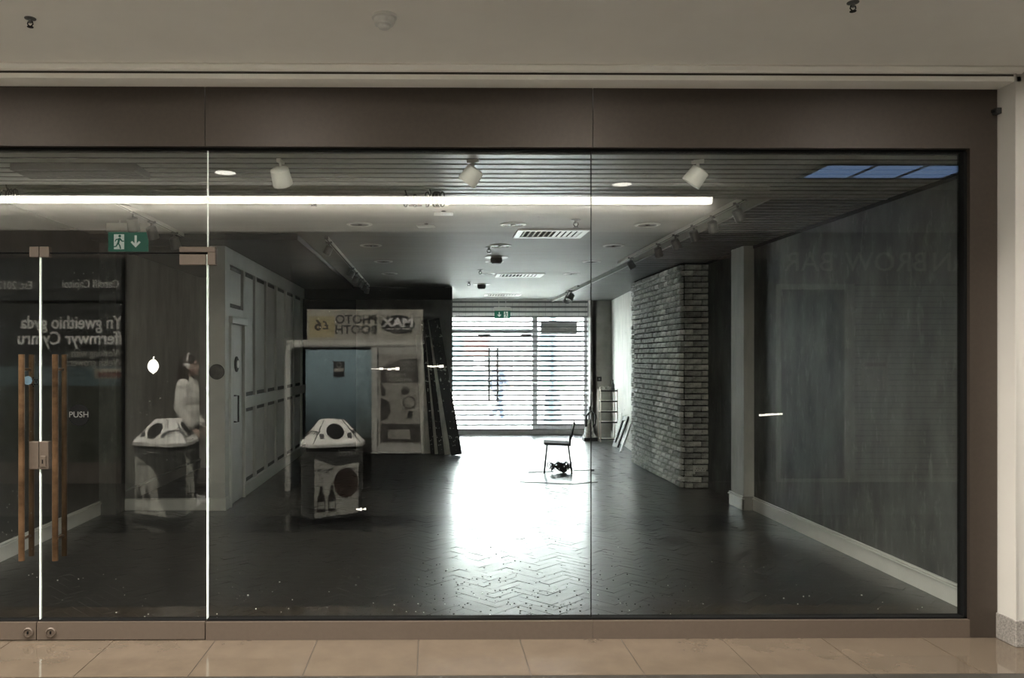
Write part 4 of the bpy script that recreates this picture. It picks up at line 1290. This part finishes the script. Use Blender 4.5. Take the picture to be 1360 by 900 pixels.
# exit signs
def exit_sign(loc, label, flip, s=1.0):
    t = thing('exit_sign', label, 'exit sign', loc)
    bx('housing', 'white_plastic', t, -.195 * s, .195 * s, -.03, .03, -.085 * s, .0, bevel=.004)
    pn = bx('panel', 'sign_green', t, -.185 * s, .185 * s, -.010, .010, -.265 * s, -.085 * s)
    e = .0125
    k = -1 if flip else 1
    def pg(pts, nm='pictogram', m='sign_white', d=e, ox=0):
        MB().prism([(x * s * k, (zz) * s) for x, zz in pts], -d, -.0095, 'xz').build(nm, m, pn)
    # door panel and running figure
    pg([(-.130, -.105), (-.035, -.105), (-.035, -.245), (-.130, -.245)], 'door_field')
    g = 'sign_green'; dd = .0140
    hd = [(-.075 + .013 * math.cos(2 * PI * i / 12), -.122 + .013 * math.sin(2 * PI * i / 12)) for i in range(12)]
    pg(hd, 'runner_head', g, dd)
    pg([(-.068, -.138), (-.088, -.142), (-.098, -.185), (-.080, -.190)], 'runner_body', g, dd)
    pg([(-.082, -.145), (-.112, -.150), (-.122, -.172), (-.115, -.175), (-.106, -.160), (-.082, -.157)], 'runner_arm', g, dd)
    pg([(-.070, -.140), (-.050, -.165), (-.036, -.165), (-.036, -.175), (-.056, -.175), (-.076, -.156)], 'runner_arm', g, dd)
    pg([(-.098, -.183), (-.082, -.190), (-.068, -.212), (-.062, -.242), (-.074, -.242), (-.080, -.216)], 'runner_leg', g, dd)
    pg([(-.098, -.183), (-.088, -.195), (-.104, -.222), (-.130, -.228), (-.130, -.217), (-.112, -.212)], 'runner_leg', g, dd)
    # down arrow
    pg([(.062, -.115), (.082, -.115), (.082, -.190), (.104, -.168), (.118, -.180), (.072, -.228), (.026, -.180), (.040, -.168), (.062, -.190)], 'arrow')
    for x in (-.08, .08):
        bx('hanger', 'white_plastic', t, x * s - .006, x * s + .006, -.006, .006, 0, ZC - loc[2])
    return t
exit_sign((-2.848, 2.70, 2.933), 'green exit sign with running figure hung over the entrance side', False)
exit_sign((1.50, 12.15, 2.765), 'small green exit sign hung before the street grille', True, .92)
# air curtain panel over the doors, cable ends under the slats
ac = thing('air_curtain', 'dark slotted air curtain panel in the slats over the entrance doors', 'air curtain', (-2.24, .43, 2.905))
bx('casing', 'soffit_dark', ac, -.44, .36, -.13, .13, -.045, .0, bevel=.006)
for k in range(5):
    bx('grille_bar', 'black_metal', ac, -.42, .34, -.10 + k * .045, -.085 + k * .045, -.049, -.044)
def coil(loc, label, n, r, seed, group):
    rr = random.Random(seed)
    t = thing('cable_coil', label, 'cable', loc, 0, group)
    for k in range(n):
        ox = rr.uniform(-.03, .03) + k * .022
        pts = [(ox + r * .35 * math.cos(a) + rr.uniform(-.004, .004), rr.uniform(-.01, .01), -.075 + r * math.sin(a)) for a in [2 * PI * i / 14 for i in range(14)]]
        MB().tube(pts, .0045, 5, closed=True).build('loop', 'cable', t)
    MB().tube([(0, 0, 0.004), (.01, 0, -.03), (.0, 0, -.06)], .005, 5).build('tail', 'cable', t)
coil((-.02, 1.05, 2.905), 'thick cluster of black cable coils dangling under the ceiling slats', 6, .055, 3, 'cable coils under the slats')
coil((-.20, 1.10, 2.905), 'thin pair of black cable coils above the red junction box', 3, .045, 5, 'cable coils under the slats')
coil((-3.05, .95, 2.905), 'black cable coils under the slats over the entrance doors', 5, .05, 8, 'cable coils under the slats')
jb = thing('junction_box', 'small dark red junction box below the slat edge', 'junction box', (-.13, 1.36, 2.90))
bx('case', 'red_box', jb, -.048, .048, -.03, .03, -.05, .004, bevel=.004)
bx('lid', 'red_box', jb, -.052, .052, -.034, .034, -.056, -.048)
for (x, y, lb) in ((.06, 1.75, 'nearest the slatted strip'), (-.06, 2.85, 'farthest from the slatted strip'), (.10, 2.2, 'between two others')):
    fx = thing('blank_plate', 'pale blanking plate hanging loose from the plaster ceiling, ' + lb, 'ceiling plate', (x, y, ZC), R(rnd.uniform(-10, 10)), 'blanking plates on the shop ceiling')
    bx('plate', 'vent_white', fx, -.085, .085, -.07, .07, -.030, -.022, bevel=.004)
    MB().lathe([(.02, .002), (.02, -.024)], 10).build('collar', 'black_metal', fx)

# chair side-on in the middle of the floor
ch = thing('stacking_chair', 'black stacking chair standing alone on the parquet', 'chair', (1.845, 6.87, 0), R(-8.5))
m_ = MB()
sprof = [(-.205, .440), (-.19, .448), (.15, .436), (.19, .440), (.19, .424), (.15, .416), (-.19, .428), (-.205, .430)]
MB().prism(sprof, -.20, .20, 'xz').build('seat', 'chair_pad', ch, bevel=.006)
bk_ = [(.185, .530), (.235, .745), (.255, .742), (.205, .525)]
MB().prism(bk_, -.195, .195, 'xz').build('backrest', 'chair_pad', ch, bevel=.008)
for s in (-.195, .195):
    MB().tube([(-.150, s, .425), (-.195, s, .0)], .011, 8).build('leg', 'black_metal', ch)
    MB().tube([(.150, s, .425), (.205, s, .0)], .011, 8).build('leg', 'black_metal', ch)
    MB().tube([(.175, s, .420), (.178, s, .47), (.200, s, .58), (.225, s, .68)], .009, 8).build('back_upright', 'black_metal', ch)
    MB().tube([(-.19, s, .422), (.19, s, .412)], .010, 8).build('seat_rail', 'black_metal', ch)
# cable heap under the chair
ct = thing('cable_heap', 'tangled heap of black cables under the stacking chair', 'cable', (1.87, 6.80, 0))
rr = random.Random(11)
for k in range(11):
    cx, cy, rx, ry = rr.uniform(-.06, .07), rr.uniform(-.05, .05), rr.uniform(.06, .13), rr.uniform(.05, .11)
    ph = rr.uniform(0, 6)
    pts = [(cx + rx * math.cos(a + ph), cy + ry * math.sin(a + ph), .012 + .10 * abs(math.sin(a * 1.5 + ph)) * rr.uniform(.6, 1.2) + .005 * k) for a in [2 * PI * i / 18 for i in range(18)]]
    MB().tube(pts, .0065, 6, closed=True).build('loop', 'cable', ct)
MB().ell((.05, 0, .045), (.06, .05, .046)).build('plug_bundle', 'cable', ct)
lc = thing('loose_cable', 'thin black cable trailing across the parquet before the stacking chair', 'cable', (1.6, 5.75, .004))
MB().tube([(-.42, .12, .004), (-.2, .08, .004), (0, .02, .004), (.05, -.02, .004), (.3, -.03, .004), (.62, .10, .004)], .006, 6).build('lead', 'cable', lc)
lc2 = thing('loose_cable', 'pale cable end leading out of the tangled cable heap', 'cable', (1.60, 6.80, .004))
MB().tube([(-.20, -.03, .004), (-.08, .0, .004), (.05, .02, .005), (.18, .02, .01)], .006, 6).build('lead', 'cable', lc2)
pg_ = thing('plug', 'black plug lying on the parquet beside the stacking chair', 'plug', (2.37, 6.95, 0))
bx('body', 'black_plastic', pg_, -.03, .03, -.02, .02, 0, .03, bevel=.006)
MB().tube([(-.03, 0, .015), (-.12, .03, .006), (-.28, .02, .006)], .005, 6).build('lead', 'cable', pg_)

# boards leaning against the rear partition
def board(label, foot, head, w, t, m, th):
    """thin board standing on its end, leaning from foot to head"""
    o = thing('leaning_board', label, 'board', foot)
    f = Vector((0, 0, 0)); h = Vector(head) - Vector(foot)
    b_ = MB().bar(f, h, w, t, (0, 1, 0)).build('panel', m, o, bevel=.003)
    e1 = MB().bar(f + h * .985, h, w + .004, t + .004, (0, 1, 0)).build('top_edge', th, o)
    return o
board('wide paint-spattered black board leaning frontmost beside the rear partition', (.42, 8.86, .01), (.03, 9.12, 2.36), .19, .022, 'board_black', 'black_metal')
board('narrow pale board leaning between the two black boards', (.265, 8.90, .01), (-.03, 9.155, 2.36), .10, .020, 'board_pale', 'board_pale')
board('narrow black board leaning behind the wide spattered one', (.175, 8.94, .01), (-.08, 9.19, 2.36), .14, .020, 'board_black', 'black_metal')
board('thin grey strip leaning behind the narrow black board', (.075, 8.975, .01), (-.115, 9.225, 2.30), .06, .018, 'board_pale', 'board_pale')
board('short dark board leaning at the back of the stack', (.02, 9.01, .01), (-.15, 9.26, 2.34), .10, .020, 'board_black', 'black_metal')
board('broad pale board standing against the rear partition', (-.07, 9.05, .01), (-.18, 9.30, 2.10), .22, .020, 'board_pale', 'board_pale')
# shelf rack, its clutter, boards at the slanted wall
rk = thing('shelf_rack', 'narrow open metal shelf rack by the rear corner', 'shelf rack', (3.53, 11.12, 0))
for x in (-.165, .165):
    for y in (-.11, .11):
        bx('upright', 'shelf_metal', rk, x - .010, x + .010, y - .010, y + .010, 0, 1.06)
for z in (.05, .39, .60, .81, 1.02):
    sh = bx('shelf', 'shelf_metal', rk, -.165, .165, -.12, .12, z, z + .014)
    bx('lip', 'black_metal', sh, -.165, .165, -.124, -.118, z - .012, z + .016)
rr = random.Random(21)
def clutter(loc, s, m, label, kind):
    o = thing('clutter_bundle', label, 'clutter', loc, rr.uniform(0, 6), 'clutter on the shelf rack')
    for k in range(3):
        pts = [(s * .5 * math.cos(a) * rr.uniform(.7, 1.2), s * .5 * math.sin(a) * rr.uniform(.7, 1.2), s * (.50 + .3 * math.sin(2 * a + k))) for a in [2 * PI * i / 10 for i in range(10)]]
        MB().tube(pts, s * .11, 6, closed=True).build('coil', m, o, smooth=True)
    MB().ell((0, 0, s * .2), (s * .34, s * .3, s * .22), 10, 6).build('core', m, o, smooth=True)
clutter((3.41, 11.10, 1.036), .085, 'clutter_pale', 'pale coiled bundle on the shelf rack, away from the bottle', 0)
clutter((3.535, 11.14, 1.036), .085, 'clutter_pale', 'pale coiled bundle beside the dark bottle on the shelf rack', 0)
bo = thing('bottle', 'dark slim bottle on the top of the shelf rack', 'bottle', (3.635, 11.12, 1.034))
MB().lathe([(.030, 0), (.030, .11), (.012, .15), (.010, .19)], 14).build('glass_body', 'black_plastic', bo, smooth='auto')
MB().lathe([(.013, .185), (.013, .205)], 10).build('cap', 'black_metal', bo)
vc = thing('vacuum_cleaner', 'grey upright vacuum cleaner with a looped hose beside the shelf rack', 'vacuum cleaner', (3.20, 11.35, 0))
MB().lathe([(.13, .02), (.14, .06), (.10, .16), (.08, .34), (.05, .42)], 16).build('canister', 'clutter_pale', vc, smooth='auto')
bx('floor_head', 'black_plastic', vc, -.14, .14, -.20, .02, .0, .07, bevel=.01)
MB().tube([(0, .03, .40), (.02, .06, .60), (.03, .08, .68)], .016, 8).build('handle', 'black_metal', vc)
MB().tube([(.0, -.03, .20), (.12, -.05, .34), (.12, -.03, .52), (.04, 0, .60), (-.06, -.02, .50), (-.07, -.05, .28)], .020, 8).build('hose', 'clutter_dark', vc, smooth=True)
def lean(name, label, cat, foot, head, w, t, m, cut=None):
    o = thing(name, label, cat, foot)
    h = Vector(head) - Vector(foot)
    d = h.normalized(); s = Vector((0, 1, 0))
    s = (s - d * s.dot(d)).normalized()
    if cut:
        for a, b in ((0, .14), (.86, 1.0)):
            c0 = h * a; c1 = h * b
            MB().bar(c0, c1, t, w, s).build('cross_bar', m, o)
        for k in (-1, 1):
            MB().bar(s * k * (w / 2 - .035), h + s * k * (w / 2 - .035), t, .07, s).build('side_bar', m, o)
    else:
        MB().bar((0, 0, 0), h, t, w, s).build('panel', m, o, bevel=.003)
        MB().bar(h * .99, h * 1.004, t + .003, w + .003, s).build('end_cap', m, o)
lean('open_frame', 'black open frame leaning on the pale rear wall', 'frame', (3.42, 10.0, .01), (3.64, 10.05, .58), .36, .035, 'black_metal', True)  # plain black open frame, no picture belongs to it
lean('leaning_plank', 'thin pale plank leaning before the black frame', 'plank', (3.34, 9.25, .01), (3.58, 9.40, .56), .09, .022, 'board_pale')
lean('leaning_sheet', 'small pale sheet leaning on the rear wall behind the black frame', 'sheet', (3.52, 10.35, .01), (3.60, 10.36, .62), .22, .012, 'shop_wall_pale')
sw_ = thing('switch_box', 'dark square switch box on the grey rear wall', 'switch box', (3.56, 12.10, 1.23))
bx('case', 'black_plastic', sw_, -.05, .05, -.035, .0, -.05, .05, bevel=.004)
bx('rocker', 'grey_metal', sw_, -.015, .015, -.041, -.035, -.02, .02)

# crumbs of dirt and dust flecks on the parquet
rr = random.Random(31)
for nm, m, n, lab, cat in (('floor_dirt', 'debris', 420, 'dark crumbs of dirt scattered over the parquet near the glass', 'dirt'),
                           ('floor_dust', 'dust', 110, 'pale dust flecks scattered over the parquet near the glass', 'dust')):
    m_ = MB()
    for k in range(n):
        if nm == 'floor_dirt':
            x, y = rr.gauss(.55, .9), .12 + abs(rr.gauss(0, .9))
        else:
            x, y = rr.uniform(-3.2, 3.3), .10 + abs(rr.gauss(0, .7))
        if not (-3.4 < x < 3.3): continue
        s = rr.uniform(.0025, .0065) * (1.0 if nm == 'floor_dirt' else .8)
        pts = [(s * rr.uniform(.6, 1.3) * math.cos(a) + x, s * rr.uniform(.6, 1.3) * math.sin(a) + y) for a in (0, 1.3, 2.5, 3.8, 5.0)]
        m_.prism(pts, .0, .0012 + s * rr.uniform(.3, .9))
    o = m_.build(nm, m, kind='stuff')
    tag(o, lab, cat)

# ================================================================== the street behind the grille
bx('street_pavement', 'street_paving', None, -14, 18, YD + .08, 30, -.2, -.02, kind='structure')
sb = thing('street_building', 'pale rendered shop building across the bright street', 'building', (2, 24, -.02))
bx('wall', 'street_wall', sb, -14, 14, 0, .4, 0, 5.2)
bx('fascia', 'street_wall', sb, -14, 14, -.12, 0, 3.0, 3.6)
for k, x in enumerate((-5.2, -2.6, -.1, 2.4, 4.9)):
    w = bx('window', 'street_window', sb, x, x + 2.1, -.02, .0, .5, 2.8)
    bx('mullion', 'frame_grey', w, x + 1.03, x + 1.07, -.05, -.02, .5, 2.8)
for x0, x1, z0, z1, m in ((-1.28, -.92, 1.75, 2.5, 'street_teal'), (-.85, .05, 1.75, 2.45, 'street_red'), (-1.35, -.1, .55, 1.25, 'street_teal'),
                          (1.95, 2.3, 1.0, 2.6, 'street_teal'), (2.0, 2.8, .62, .85, 'street_green')):
    bx('window_poster', m, sb, x0, x1, -.06, -.02, z0, z1)
po_ = thing('street_post', 'blue-grey street lamp post with a wide base outside the street window', 'lamp post', (3.20, 16.2, -.02))
MB().lathe([(.26, 0), (.26, .10), (.22, .14), (.22, .62), (.16, .78), (.13, .84)], 18).build('base', 'street_post', po_, smooth='auto')
MB().lathe([(.115, .82), (.105, 2.2), (.09, 4.6)], 16).build('shaft', 'street_post', po_, smooth='auto')
MB().lathe([(.13, 1.48), (.15, 1.52), (.13, 1.56)], 16).build('collar', 'street_post', po_)
MB().lathe([(.10, 4.58), (.22, 4.75), (.20, 5.1), (.05, 5.25)], 16).build('lantern', 'street_post', po_)
